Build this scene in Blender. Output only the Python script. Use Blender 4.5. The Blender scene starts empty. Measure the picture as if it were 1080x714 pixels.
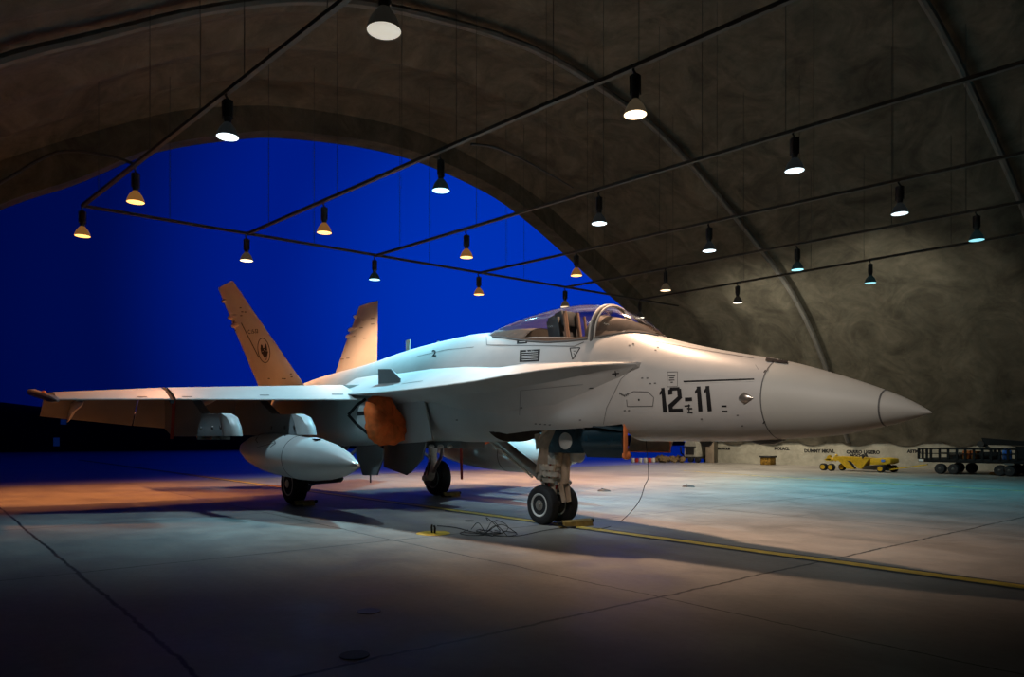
import bpy, bmesh, math, random
from mathutils import Vector, Matrix
from mathutils.bvhtree import BVHTree
random.seed(7)
PI = math.pi
COL = bpy.context.scene.collection

# ------------------------------------------------------------------ survey of the place
CH, TH = 1.23, .69
FPX, YH = 760.0, 462.0
cT, sT = math.cos(TH), math.sin(TH)
CAM = Vector((-2.5993, 7.0464, CH))
FW = Vector((cT, -sT, 0)); RT = Vector((-sT, -cT, 0)); UP = Vector((0, 0, 1))
def ray(px, py):
    return FW + RT*((px-540)/FPX) + UP*((YH-py)/FPX)
def at(px, py, ax, val):                      # surveyed point: where a sight line meets a plane of the place
    d = ray(px, py); return CAM + d*((val-CAM[ax])/d[ax])

# ------------------------------------------------------------------ materials
def mat(name, col, rough=.6, metal=0, spec=.5, var=.0, scale=3, bump=0, bscale=40, emit=None, es=1, detail=5):
    m = bpy.data.materials.new(name); m.use_nodes = True
    nt = m.node_tree; N = nt.nodes; L = nt.links
    b = N['Principled BSDF']
    b.inputs['Base Color'].default_value = (*col, 1)
    b.inputs['Roughness'].default_value = rough
    b.inputs['Metallic'].default_value = metal
    b.inputs['Specular IOR Level'].default_value = spec
    if emit:
        b.inputs['Emission Color'].default_value = (*emit, 1); b.inputs['Emission Strength'].default_value = es
    tc = N.new('ShaderNodeTexCoord')
    if var:
        n = N.new('ShaderNodeTexNoise'); n.inputs['Scale'].default_value = scale; n.inputs['Detail'].default_value = detail
        L.new(tc.outputs['Object'], n.inputs['Vector'])
        r = N.new('ShaderNodeMapRange'); r.inputs[1].default_value = .3; r.inputs[2].default_value = .7
        r.inputs[3].default_value = 1-var; r.inputs[4].default_value = 1+var*.6
        L.new(n.outputs['Fac'], r.inputs[0])
        h = N.new('ShaderNodeVectorMath'); h.operation = 'SCALE'; h.inputs[0].default_value = col
        L.new(r.outputs[0], h.inputs['Scale']); L.new(h.outputs[0], b.inputs['Base Color'])
    if bump:
        n2 = N.new('ShaderNodeTexNoise'); n2.inputs['Scale'].default_value = bscale; n2.inputs['Detail'].default_value = 4
        L.new(tc.outputs['Object'], n2.inputs['Vector'])
        bp = N.new('ShaderNodeBump'); bp.inputs['Strength'].default_value = bump; bp.inputs['Distance'].default_value = .02
        L.new(n2.outputs['Fac'], bp.inputs['Height']); L.new(bp.outputs['Normal'], b.inputs['Normal'])
    return m

M = {}
M['paint']  = mat('jet_grey_paint', (.50, .495, .485), .42, 0, .5, .10, 1.6)
M['paint_shade'] = mat('jet_underside_painted_shade', (.20, .185, .175), .6, 0, .35, .15, 1.6)  # darker copy of the grey paint: under-wing shade put into the colour
M['paintd'] = mat('jet_dark_grey_and_shade', (.16, .165, .17), .5, 0, .4, .10, 2)  # dark grey parts, and pylon sides whose shade is put into the colour
M['radome'] = mat('radome_paint', (.50, .50, .465), .55, 0, .5, .05, 1.2)
M['white']  = mat('gear_white_paint', (.80, .75, .66), .45, 0, .5, .25, 9)
M['tanpaint'] = mat('primer_tan', (.60, .46, .34), .6, 0, .4, .2, 8)
M['black']  = mat('marking_black', (.012, .012, .014), .6, 0, .3, .15, 9)
M['mark']   = mat('marking_grey', (.10, .10, .10), .6)
M['pale']   = mat('marking_pale', (.62, .62, .6), .6)
M['tyre']   = mat('tyre_rubber', (.018, .018, .02), .75, 0, .4, .3, 20)
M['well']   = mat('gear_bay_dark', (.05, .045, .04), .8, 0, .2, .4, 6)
M['steel']  = mat('strut_steel', (.55, .5, .45), .3, .85, .5, .2, 8)
M['metal']  = mat('dark_metal', (.10, .095, .09), .45, .7, .5, .2, 8)
M['nozzle'] = mat('nozzle_metal', (.09, .08, .075), .4, .9, .5, .3, 8)
M['orange'] = mat('orange_cover_cloth', (1.0, .17, .03), .75, 0, .3, .35, 5, .5, 14)
M['rust']   = mat('orange_edge_paint', (.75, .22, .07), .5)
M['dgloss'] = mat('door_inner_dark_gloss', (.006, .022, .034), .26, 0, .6, .2, 4)
M['seat']   = mat('seat_black', (.02, .022, .025), .6, 0, .4, .3, 12)
M['strap']  = mat('seat_tan_strap', (.20, .12, .08), .6)
M['hood']   = mat('glare_hood', (.13, .10, .08), .7, 0, .3, .2, 8)
M['red']    = mat('red_cloth', (.40, .03, .02), .7)
M['tray']   = mat('cable_tray_metal', (.06, .055, .05), .6, .5, .5, .2, 8)
M['lampb']  = mat('lamp_housing_metal', (.05, .05, .05), .5, .6, .5, .2, 20)
M['lampr']  = mat('lamp_reflector_metal', (.30, .28, .25), .35, .8, .5, .1, 20)
M['wire']   = mat('wire_black', (.02, .02, .02), .7)
M['yellow'] = mat('yellow_enamel', (.60, .36, .012), .45, 0, .5, .2, 12)
M['dark']   = mat('trailer_dark_paint', (.006, .007, .008), .7, 0, .2, .3, 8)
M['cart']   = mat('cart_grey_paint', (.42, .41, .36), .5, 0, .5, .25, 6)
M['cartk']  = mat('cart_black_iron', (.025, .025, .025), .6, 0, .4, .3, 8)
M['rubble'] = mat('rubble_brown', (.22, .15, .08), .9, 0, .3, .6, 14, .5, 18)
M['cred']   = mat('barrier_red', (.5, .03, .02), .5)
M['cwhite'] = mat('barrier_white', (.7, .7, .7), .5)
M['chock']  = mat('chock_mustard', (.30, .19, .05), .7, 0, .3, .35, 12)
M['box']    = mat('bin_mustard', (.22, .12, .015), .7, 0, .3, .8, 16)
M['orangebox'] = mat('faded_orange_crate', (.35, .10, .02), .7, 0, .3, .3, 8)
M['bluebox'] = mat('blue_canister', (.05, .18, .6), .5)
M['bluelit'] = mat('blue_window_glow', (.005, .02, .12), .5, emit=(.01, .09, .6), es=.05)
M['brownd'] = mat('shed_brown_panel', (.26, .21, .16), .8, 0, .3, .2, 4)

def glass_mat():
    m = bpy.data.materials.new('canopy_glass'); m.use_nodes = True
    nt = m.node_tree; N = nt.nodes; L = nt.links; N.clear()
    out = N.new('ShaderNodeOutputMaterial'); mix = N.new('ShaderNodeMixShader')
    tr = N.new('ShaderNodeBsdfTransparent'); tr.inputs[0].default_value = (.94, .95, .96, 1)
    gl = N.new('ShaderNodeBsdfGlossy'); gl.inputs['Roughness'].default_value = .08; gl.inputs[0].default_value = (1, .98, .95, 1)
    fr = N.new('ShaderNodeFresnel'); fr.inputs[0].default_value = 1.5
    mr = N.new('ShaderNodeMapRange'); mr.inputs[3].default_value = .02; mr.inputs[4].default_value = .7
    L.new(fr.outputs[0], mr.inputs[0]); L.new(mr.outputs[0], mix.inputs[0]); L.new(tr.outputs[0], mix.inputs[1]); L.new(gl.outputs[0], mix.inputs[2])
    L.new(mix.outputs[0], out.inputs[0]); return m
M['glass'] = glass_mat()

# ------------------------------------------------------------------ mesh helpers
def bmn(): return bmesh.new()
def box(bm, c, s, rot=None):
    vs = []
    R = rot if rot is not None else Matrix.Identity(3)
    for x in (-.5, .5):
        for y in (-.5, .5):
            for z in (-.5, .5):
                vs.append(bm.verts.new(Vector(c)+R @ Vector((x*s[0], y*s[1], z*s[2]))))
    for f in ((0,1,3,2),(4,6,7,5),(0,4,5,1),(2,3,7,6),(0,2,6,4),(1,5,7,3)):
        bm.faces.new([vs[i] for i in f])
    return bm
def frame(d):
    d = d.normalized(); a = Vector((0, 0, 1)) if abs(d.z) < .9 else Vector((1, 0, 0))
    u = d.cross(a).normalized(); return u, d.cross(u).normalized()
def rings(bm, rs, cap=True):
    prev = None; first = None
    for r in rs:
        cur = [bm.verts.new(p) for p in r]
        if prev:
            n = len(cur)
            for i in range(n):
                try: bm.faces.new((prev[i], prev[(i+1) % n], cur[(i+1) % n], cur[i]))
                except ValueError: pass
        else: first = cur
        prev = cur
    if cap:
        bm.faces.new(first[::-1]); bm.faces.new(prev)
    return bm
def cone(bm, p0, p1, r0, r1=None, n=16, cap=True):
    p0 = Vector(p0); p1 = Vector(p1); r1 = r0 if r1 is None else r1
    u, v = frame(p1-p0)
    return rings(bm, [[p+(u*math.cos(2*PI*i/n)+v*math.sin(2*PI*i/n))*r for i in range(n)] for p, r in ((p0, r0), (p1, r1))], cap)
def tube(bm, pts, r, n=8):
    pts = [Vector(p) for p in pts]; rs = []
    u = None
    for i, p in enumerate(pts):
        d = (pts[min(i+1, len(pts)-1)]-pts[max(i-1, 0)]).normalized()
        if u is None: u, v = frame(d)
        else:
            u = (u-d*u.dot(d)).normalized(); v = d.cross(u)
        rs.append([p+(u*math.cos(2*PI*k/n)+v*math.sin(2*PI*k/n))*r for k in range(n)])
    return rings(bm, rs)
def lathe(bm, c, axis, prof, n=24):
    """prof: (distance along axis, radius)"""
    c = Vector(c); a = Vector(axis).normalized(); u, v = frame(a)
    return rings(bm, [[c+a*t+(u*math.cos(2*PI*k/n)+v*math.sin(2*PI*k/n))*max(r, .0008) for k in range(n)] for t, r in prof])
def prism(bm, poly, off):
    a = [bm.verts.new(Vector(p)) for p in poly]; b = [bm.verts.new(Vector(p)+Vector(off)) for p in poly]
    bm.faces.new(a[::-1]); bm.faces.new(b); n = len(a)
    for i in range(n): bm.faces.new((a[i], a[(i+1) % n], b[(i+1) % n], b[i]))
    return bm
def finish(bm, sharp=38, recalc=True):
    if recalc: bmesh.ops.recalc_face_normals(bm, faces=bm.faces)
    bm.normal_update()
    s = math.radians(sharp)
    for f in bm.faces: f.smooth = True
    for e in bm.edges:
        if len(e.link_faces) == 2:
            e.smooth = e.calc_face_angle(0) < s
        else: e.smooth = False
OFF = {}
def obj(name, bm, m, parent=None, sharp=38, bevel=0, recalc=True):
    if bevel:
        bmesh.ops.remove_doubles(bm, verts=bm.verts, dist=1e-5)
        bmesh.ops.bevel(bm, geom=[e for e in bm.edges], offset=bevel, segments=2, affect='EDGES', profile=.5)
    finish(bm, sharp, recalc)
    me = bpy.data.meshes.new(name); bm.to_mesh(me); bm.free()
    o = bpy.data.objects.new(name, me); COL.objects.link(o)
    for mm in (m if isinstance(m, list) else [m]): me.materials.append(mm)
    if parent is not None:
        o.parent = parent
        if parent.name in OFF: o.location = -OFF[parent.name]
    return o
def thing(name, label, cat, loc=(0,0,0), rz=0, group=None, off=False):
    o = bpy.data.objects.new(name, None); COL.objects.link(o)
    o.location = loc; o.rotation_euler = (0, 0, rz); o.empty_display_size = .3
    o['label'] = label; o['category'] = cat
    if group: o['group'] = group
    if off: OFF[o.name] = Vector(loc)
    return o
def tag(o, label, cat, group=None):
    o['label'] = label; o['category'] = cat
    if group: o['group'] = group
    return o
def struct(name, bm, m, sharp=38, parent=None, recalc=True):
    o = obj(name, bm, m, parent, sharp, recalc=recalc)
    if parent is None: o['kind'] = 'structure'
    return o
def hermite(tab, s):
    n = len(tab)
    if s <= tab[0][0]: return tab[0][1:]
    if s >= tab[-1][0]: return tab[-1][1:]
    for i in range(n-1):
        if tab[i][0] <= s <= tab[i+1][0]: break
    a, b = tab[i], tab[i+1]; h = b[0]-a[0]; t = (s-a[0])/h; out = []
    for k in range(1, len(a)):
        def slope(j):
            if j <= 0: return (tab[1][k]-tab[0][k])/(tab[1][0]-tab[0][0])
            if j >= n-1: return (tab[-1][k]-tab[-2][k])/(tab[-1][0]-tab[-2][0])
            d0 = (tab[j][k]-tab[j-1][k])/(tab[j][0]-tab[j-1][0]); d1 = (tab[j+1][k]-tab[j][k])/(tab[j+1][0]-tab[j][0])
            return 0 if d0*d1 <= 0 else 2*d0*d1/(d0+d1)
        m0, m1 = slope(i), slope(i+1)
        out.append((2*t**3-3*t*t+1)*a[k]+(t**3-2*t*t+t)*h*m0+(-2*t**3+3*t*t)*b[k]+(t**3-t*t)*h*m1)
    return out

# ================================================================== THE JET
JET = thing('fighter_jet', 'pale grey twin-tailed fighter jet numbered 12-11 parked inside the arched shelter', 'fighter jet', (7.7, 0, 0), off=True)
# s, top, bottom, half width, z of max width, exponent top, exponent bottom
T = [(0, 1.465, 1.455, .004, 1.46, 2, 2),
     (.12, 1.545, 1.415, .065, 1.48, 2, 2),
     (.39, 1.68, 1.345, .165, 1.512, 2, 2),
     (.89, 1.875, 1.255, .31, 1.565, 2, 2),
     (1.45, 2.055, 1.215, .42, 1.635, 2, 2),
     (1.9, 2.16, 1.195, .48, 1.67, 2.05, 2.1),
     (2.4, 2.285, 1.19, .53, 1.71, 2.1, 2.2),
     (2.95, 2.445, 1.19, .57, 1.75, 2.1, 2.35),
     (3.4, 2.60, 1.19, .60, 1.78, 2.2, 2.5),
     (4.2, 2.70, 1.185, .62, 1.80, 2.3, 2.7),
     (5.2, 2.82, 1.18, .64, 1.84, 2.2, 2.8),
     (5.7, 2.865, 1.175, .65, 1.86, 2.1, 2.8),
     (6.15, 2.888, 1.17, .655, 1.87, 1.9, 2.8),
     (6.9, 2.925, 1.165, .66, 1.88, 1.8, 2.8),
     (8.0, 2.90, 1.155, .66, 1.90, 1.8, 2.8),
     (9.0, 2.84, 1.15, .70, 1.90, 1.8, 2.8),
     (10.0, 2.74, 1.15, .75, 1.90, 1.8, 2.8),
     (12.2, 2.60, 1.20, .80, 1.90, 1.9, 2.6),
     (13.6, 2.42, 1.35, .70, 1.92, 2, 2.3),
     (14.9, 2.18, 1.75, .35, 1.96, 2, 2)]
def fring(s, tab=T, yc=0, n=64, g=0):
    zt, zb, w, zm, et, eb = hermite(tab, s)
    zt += g; zb -= g; w += g
    r = []
    for k in range(n):
        a = 2*PI*k/n; ca, sa = math.cos(a), math.sin(a); e = et if sa >= 0 else eb
        y = w*math.copysign(abs(ca)**(2/e), ca)
        z = zm+((zt-zm) if sa >= 0 else (zm-zb))*math.copysign(abs(sa)**(2/e), sa)
        r.append(Vector((s, yc+y, z)))
    return r
def frange(a, b, n): return [a+(b-a)*i/n for i in range(n+1)]
tip = obj('nose_cone', rings(bmn(), [fring(.39*(i/10)**1.6) for i in range(11)]), M['radome'], JET)
obj('tip_joint_ring', rings(bmn(), [fring(s, g=.002) for s in (.385, .40)], False), M['mark'], tip)
rad = obj('radome', rings(bmn(), [fring(s) for s in frange(.395, 1.45, 18)]), M['radome'], JET)
obj('radome_joint_ring', rings(bmn(), [fring(s, g=.002) for s in (1.445, 1.458)], False), M['mark'], rad)
tag_r = rad
# fuselage with gear bay and cockpit cut into it
fbm = rings(bmn(), [fring(s) for s in frange(1.455, 14.9, 110)]); finish(fbm)
fme = bpy.data.meshes.new('fuselage'); fbm.to_mesh(fme); fbm.free()
fus = bpy.data.objects.new('fuselage', fme); COL.objects.link(fus)
CUTS = [((4.55, 0, 1.25), (2.6, 1.0, .52)), ((4.56, 0, 2.5), (1.28, .76, 1.1)), ((3.72, 0, 2.5), (.46, .50, 1.1)), ((9.7, .72, 1.3), (2.0, .5, .8)), ((9.7, -.72, 1.3), (2.0, .5, .8))]
tmp = []
for c, s in CUTS:
    b = box(bmn(), c, s); finish(b); me = bpy.data.meshes.new('cut'); b.to_mesh(me); b.free()
    o = bpy.data.objects.new('cut', me); COL.objects.link(o); tmp.append(o)
    md = fus.modifiers.new('b', 'BOOLEAN'); md.operation = 'DIFFERENCE'; md.object = o; md.solver = 'EXACT'
bpy.context.view_layer.update()
ev = fus.evaluated_get(bpy.context.evaluated_depsgraph_get()); nm = bpy.data.meshes.new_from_object(ev)
fus.modifiers.clear(); fus.data = nm; nm.name = 'fuselage'
for o in tmp: bpy.data.objects.remove(o)
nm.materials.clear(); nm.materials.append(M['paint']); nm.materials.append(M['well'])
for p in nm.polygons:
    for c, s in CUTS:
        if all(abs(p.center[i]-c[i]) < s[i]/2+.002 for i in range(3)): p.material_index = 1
b = bmn(); b.from_mesh(nm); finish(b, recalc=False); b.to_mesh(nm); b.free()
fus.parent = JET; fus.location = -OFF[JET.name]

# engine nacelles
NT = [(8.12, 1.93, 1.13, .36, 1.60, 3.2, 2.6), (8.6, 1.98, 1.10, .39, 1.58, 3.2, 2.8), (10, 2.1, 1.08, .46, 1.6, 3, 2.8), (12, 2.3, 1.12, .55, 1.7, 2.6, 2.6), (13.8, 2.38, 1.3, .58, 1.84, 2.2, 2.2), (15.2, 2.32, 1.45, .45, 1.88, 2, 2)]
for sd in (1, -1):
    nac = obj('engine_nacelle', rings(bmn(), [fring(s, NT, sd*(.97 if s < 10 else .97-.27*min(1, (s-10)/3)), 40) for s in frange(8.12, 15.2, 40)]), M['paint'], JET)
    nz = obj('exhaust_nozzle', lathe(bmn(), (15.15, sd*.70, 1.88), (1, 0, -.02), [(0, .43), (.3, .42), (.8, .33), (.82, .30), (.4, .28), (.35, .02)], 32), M['nozzle'], nac)
    # splitter plate in front of the intake
    sp = [(7.36, 1.98), (7.30, 1.8), (7.16, 1.45), (7.06, 1.2), (7.3, 1.17), (8.5, 1.12), (8.5, 1.98)]
    obj('splitter_plate', prism(bmn(), [(x, sd*.72, z) for x, z in sp], (0, -sd*.03, 0)), M['paint'], JET)
    obj('intake_fairing', prism(bmn(), [(x, sd*.69, z) for x, z in [(7.6, 1.95), (7.5, 1.2), (8.4, 1.14), (8.4, 1.95)]], (0, -sd*.2, 0)), M['paint'], JET)

# leading edge extensions (thin blades from the cockpit back to the wing)
lexz = lambda s: 2.10-.014*(s-2.9)
LEX = [(2.96, .56), (3.2, .72), (3.5, .80), (4.4, .92), (5.2, 1.06), (6.2, 1.17), (7.2, 1.27), (8.1, 1.40), (8.55, 1.47)]
LEXZ = [(2.96, 2.095), (3.4, 2.095), (4.4, 2.09), (5.2, 2.06), (6.2, 2.02), (7.2, 1.99), (8.1, 1.965), (8.55, 1.955)]
def lex_pts():
    out = []
    for px, py in [(672.5, 383.4), (650, 383.6), (625.5, 385), (596, 387.4), (567, 390.8), (533, 396), (500, 402), (455, 408), (415, 412.5), (378, 415.5)]:
        for k in range(2000):                 # edge of the blade on the plan curve
            s = 2.6+k*.0035
            y = hermite(LEX, s)[0]; w = Vector((s, y, 0))-CAM; Z = w.dot(FW)
            if 540+FPX*w.dot(RT)/Z <= px: break
        out.append((s, y, CH+(YH-py)*Z/FPX))
    return out
LP = lex_pts()
for sd in (1, -1):
    bm = bmn(); rs = []
    def lsec(s, y, z):
        d = max(.02, y-.58); r = min(1, max(.02, (s-2.93)/1.25))*(1-.62*min(1, max(0, (s-6.0)/1.0))); q1 = min(.58, y-.02); q2 = min(.60, y-.01); h = .27*min(1, d/.62)*min(1, .15+(s-2.95)/2.2)*(1+.38*min(1, max(0, (s-5.6)/1.5)))
        return [Vector((s, sd*.40, z+.02+h*1.25)), Vector((s, sd*q1, z+.015+h)), Vector((s, sd*(.58+d*.5), z+.012+h*.50)), Vector((s, sd*y, z+.006)), Vector((s, sd*y, z-.008)), Vector((s, sd*(.58+d*.45), z-.012-.13*r)), Vector((s, sd*q2, z-.02-.46*r)), Vector((s, sd*.50, z-.03-.70*r))]
    for s, y, z in LP: rs.append(lsec(s, y, z))
    s, y, z = LP[-1]
    for s2, y2 in ((9.2, 1.44), (9.9, 1.2)): rs.append(lsec(s2, y2, z+.03))
    lex = obj('leading_edge_extension', rings(bm, rs), M['paint'], JET, 30)
    fz = 2.10
    fo = [(8.30, .86), (8.20, 1.0)]
    fen = obj('lex_fence', prism(bmn(), [(8.25, sd*1.0, 2.0), (8.27, sd*1.0, 2.40), (7.84, sd*1.0, 2.37), (7.56, sd*1.0, 2.20), (7.56, sd*1.0, 2.0)], (0, sd*.02, 0)), M['paintd'], lex)

# wings
def wing(sd):
    W = obj
    def P(s, y, z): return Vector((s, sd*y, z))
    # span stations: y, s_le, z_le, s_hinge, z_hinge, s_flap, z_flap_hinge, s_te, z_te
    st = [(1.30, 8.30, 1.870, 9.05, 2.16, 12.0, 2.20, 12.70, 1.27),
          (3.85, 9.85, 1.855, 10.42, 2.075, 12.05, 2.07, 12.70, 1.47),
          (5.35, 10.70, 1.834, 11.2, 1.975, 12.3, 1.97, 12.95, 1.63)]
    def lerp(y):
        for a, b in ((st[0], st[1]), (st[1], st[2])):
            if y <= b[0] or b is st[2]:
                t = (y-a[0])/(b[0]-a[0]); return [a[i]+(b[i]-a[i])*t for i in range(9)]
    def chunk(ya, yb, kind, n=6):
        rs = []
        for i in range(n+1):
            y, sl, zl, sh, zh, sf, zf, se, ze = lerp(ya+(yb-ya)*i/n)
            th = .20-.022*y
            if kind == 'box': pr = [(sh, zh), ((sh+sf)/2, (zh+zf)/2+.025), (sf, zf), (sf, zf-th*.55), ((sh+sf)/2, (zh+zf)/2-th), (sh, zh-th)]
            if kind == 'slat': pr = [(sl-.004, zl), (sl+.004, zl+.014), ((sl+sh)/2, (zl+zh)/2+.035), (sh-.012, zh+.002), (sh-.012, zh-th+.005), ((sl+sh)/2, (zl+zh)/2-th*.62), (sl+.012, zl-.010)]
            if kind == 'flap': pr = [(sf+.012, zf-.004), (sf+.16, zf-.035), (se, ze+.006), (se, ze-.006), (sf+.10, zf-th*.62), (sf+.012, zf-th*.55)]
            rs.append([P(a, y, b) for a, b in pr])
        return rings(bmn(), rs)
    root = W('wing', chunk(.6, 5.35, 'box', 12), M['paint'], JET, 30)
    def under(o):  # down-facing faces get the painted shade
        o.data.materials.append(M['paint_shade'])
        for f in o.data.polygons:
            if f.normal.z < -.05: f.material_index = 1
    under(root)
    i1 = W('leading_edge_flap', chunk(1.30, 3.82, 'slat'), M['paint'], root, 30)
    W('leading_edge_flap', chunk(3.90, 5.35, 'slat'), M['paint'], root, 30)
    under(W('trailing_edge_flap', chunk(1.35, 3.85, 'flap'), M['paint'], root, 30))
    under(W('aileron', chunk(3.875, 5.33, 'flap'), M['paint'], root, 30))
    # fold joint
    y = 3.86; L_ = lerp(y)
    bm = prism(bmn(), [P(L_[3], 3.83, L_[4]+.004), P(L_[3], 3.89, L_[4]+.004), P(L_[1]+.05, 3.89, L_[2]-.005), P(L_[1]+.05, 3.83, L_[2]-.005)], (0, 0, -.06))
    W('fold_joint', bm, M['black'], root)
    # missile rail at the tip
    a = Vector((9.95, 5.44, 1.785))
    b = Vector((13.2, 5.44, 2.08))
    d = (b-a)
    bm = bmn(); rs = []
    for t, h in ((-.02, .012), (.06, .035), (.12, .05), (.9, .06), (1, .04)):
        p = a+d*t; rs.append([Vector((p.x, sd*(p.y+dy*min(1, h/.05)), p.z+dz*h)) for dy, dz in ((-.06, .6), (-.03, 1), (.05, 1), (.07, .5), (.07, -.7), (.03, -1), (-.05, -1))])
    rail = W('wingtip_rail', rings(bm, rs), M['paintd'], root, 30)
    W('rail_clip', lathe(bmn(), (a.x+1.4, sd*5.45, a.z+.16), (0, 0, 1), [(0, .03), (.03, .045), (.06, .02)], 10), M['rust'], rail)
    # hinge fairings under the wing
    for yy in (3.0, 4.9):
        l = lerp(yy)
        bm = rings(bmn(), [[P(l[3]+.3+t*(l[7]-l[3]-.25), yy+.055*math.cos(a2)*h, l[4]-.17-.05*t-(l[6]-l[8])*.62*max(0, t-.55)/.45+.09*math.sin(a2)*h) for a2 in [2*PI*q/10 for q in range(10)]] for t, h in ((0, .1), (.2, .8), (.6, 1), (.85, .6), (1, .1))])
        W('hinge_fairing', bm, M['paint'], root)
    return root
WR = wing(1); WL = wing(-1)

# pylons and drop tanks
def pylon(y, s0, s1, zb, sd):
    pr = [(s0, zb), (s0+.06, zb+.14), (s0+.22, zb+.27), (s0+.50, zb+.335), (s0+1.45, zb+.37), (s0+2.05, 1.90), (s1, 1.94), (s1, zb+.14), (s1-.5, zb)]
    bm = bmn(); rs = []
    for dy, g in ((-.075, .0), (-.05, .02), (0, .03), (.05, .02), (.075, 0)):
        rs.append([Vector((a+(g*-1.2 if a < s0+.7 else 0)+.03, sd*(y+dy), z)) for a, z in pr])
    py = obj('pylon', rings(bm, rs), M['paintd'], JET, 50)  # dark colour stands in for shade on the pylon sides
    rs = []
    for dy, g in ((-.080, .0), (-.05, .03), (0, .04), (.05, .03), (.080, 0)):
        rs.append([Vector((a-g*1.2, sd*(y+dy), z)) for a, z in [(s0-.01, zb), (s0+.05, zb+.145), (s0+.21, zb+.28), (s0+.48, zb+.345), (s0+.62, zb+.345), (s0+.50, zb+.20), (s0+.40, zb)]])
    obj('pylon_lit_front', rings(bmn(), rs), M['paint'], py, 50)  # added pale cap: light on the pylon front put into the colour
    for q in (.5, .9, 1.5):
        obj('pylon_bolt', cone(bmn(), (s0+q, sd*(y+.07), zb+.13), (s0+q, sd*(y+.09), zb+.13), .035, .03, 12), M['metal'], py)
    obj('sway_brace', box(box(box(bmn(), (s0+.75, sd*y, zb-.03), (.06, .28, .05)), (s0+1.5, sd*y, zb-.03), (.06, .28, .05)), (s0+1.1, sd*y, zb-.02), (.9, .06, .06)), M['metal'], py)
    return py
def pylon_s(px, py_, y): return at(px, py_, 1, y)
for sd in (1, -1):
    pylon(2.2, 8.28, 11.6, 1.28, sd)
    pylon(3.4, 8.20, 11.9, 1.26, sd)
    a = Vector((6.72, sd*2.2, .83)); ax = Vector((4.75, 0, .21)).normalized()
    prof = [(0, .0), (.02, .025), (.09, .06), (.2, .105), (.5, .20), (.9, .28), (1.4, .34), (1.9, .362), (2.8, .362), (3.4, .335), (4.0, .26), (4.5, .14), (4.78, .02)]
    tk = obj('drop_tank', lathe(bmn(), a, ax, prof, 40), M['paint'], JET)
    obj('tank_joint_band', lathe(bmn(), a, ax, [(1.895, .3625), (1.9, .3645), (1.915, .3645), (1.92, .3625)], 40), M['mark'], tk)
    obj('filler_cap', box(bmn(), a+ax*1.25+Vector((0, sd*.06, .325)), (.16, .07, .02)), M['black'], tk)
    obj('tank_tip', lathe(bmn(), a+ax*-.012, ax, [(0, .0), (.01, .02), (.045, .05), (.10, .069), (.105, .06)], 20), M['steel'], tk)

# fins
def fin(sd):
    def P(s, y, z): return Vector((s, sd*y, z))
    # root LE, root TE, tip LE, tip TE
    rs = []
    st = [(2.25, 11.62, 14.20, .82), (2.42, 11.72, 14.2, .88), (4.60, 13.27, 14.22, 1.76), (4.66, 13.38, 14.2, 1.78)]
    def sec(z, le, te, y, th):
        c = te-le; out = []
        for t, h in ((0, 0), (.02, .35), (.15, .8), (.45, 1), (.8, .5), (1, .06)): out.append(P(le+c*t, y+h*th/2, z))
        for t, h in ((.98, .06), (.8, .5), (.45, 1), (.15, .8), (.02, .35)): out.append(P(le+c*t, y-h*th/2, z))
        return out
    rs = []
    for i in range(13):
        t = i/12; le = 11.62+(13.30-11.62)*t; te = 14.15+.20*t; y = .80+.97*t; z = 2.22+2.42*t
        # notch in the trailing edge above mid span
        if t > .70: te = te-.05
        rs.append(sec(z, le, te, y, .15-.11*t))
        if i == 8: pass
    F = obj('tail_fin', rings(bmn(), rs), M['paint'], JET, 40)
    for t, l0, l1, r in ((.88, .25, .1, .045), (.73, .62, .12, .06), (.655, .5, .1, .065)):
        y = .80+.97*t; z = 2.22+2.42*t; te = 14.15+.20*t-.06
        obj('tail_fairing', lathe(bmn(), P(te-l0, y, z), (1, 0, .02), [(0, .005), (l0*.3, r*.6), (l0, r), (l0+l1*.7, r*.8), (l0+l1, .01)], 14), M['paint'], F)
    return F
FR = fin(1); FL = fin(-1)
for sd in (1, -1):
    def P(s, y, z): return Vector((s, sd*y, z))
    bm = rings(bmn(), [[P(s0, y, z), P(s0+.4*c, y, z+th), P(s0+c, y, z), P(s0+.4*c, y, z-th)] for y, s0, c, z, th in ((1.15, 13.6, 2.3, 1.9, .07), (2.0, 14.4, 1.8, 1.85, .05), (3.2, 15.6, 1.1, 1.8, .02))])
    obj('stabilator', bm, M['paint'], JET)

# spine antennas
def blade(px, ybot, ytop, w, lean=.0):
    p = at(px, ybot, 1, 0); h = (ybot-ytop)/FPX*(p-CAM).dot(FW)
    return prism(bmn(), [(p.x-w/2, -.012, p.z-.12), (p.x-w/2+lean, -.012, p.z+h), (p.x+w/2+lean*.5, -.012, p.z+h), (p.x+w/2, -.012, p.z-.12)], (0, .024, 0))
obj('blade_antenna', blade(430.5, 371, 358.5, .13), M['pale'], JET)
obj('blade_antenna', blade(462, 363, 359.5, .05), M['pale'], JET)
obj('blade_antenna', prism(bmn(), [(2.30, -.012, 1.2), (2.36, -.012, 1.13), (2.45, -.012, 1.13), (2.5, -.012, 1.2)], (0, .024, 0)), M['paintd'], JET)
obj('belly_blister', lathe(bmn(), (1.42, 0, 1.215), (1, 0, -.01), [(0, .005), (.12, .05), (.3, .055), (.45, .005)], 14), M['paintd'], JET)

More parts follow.
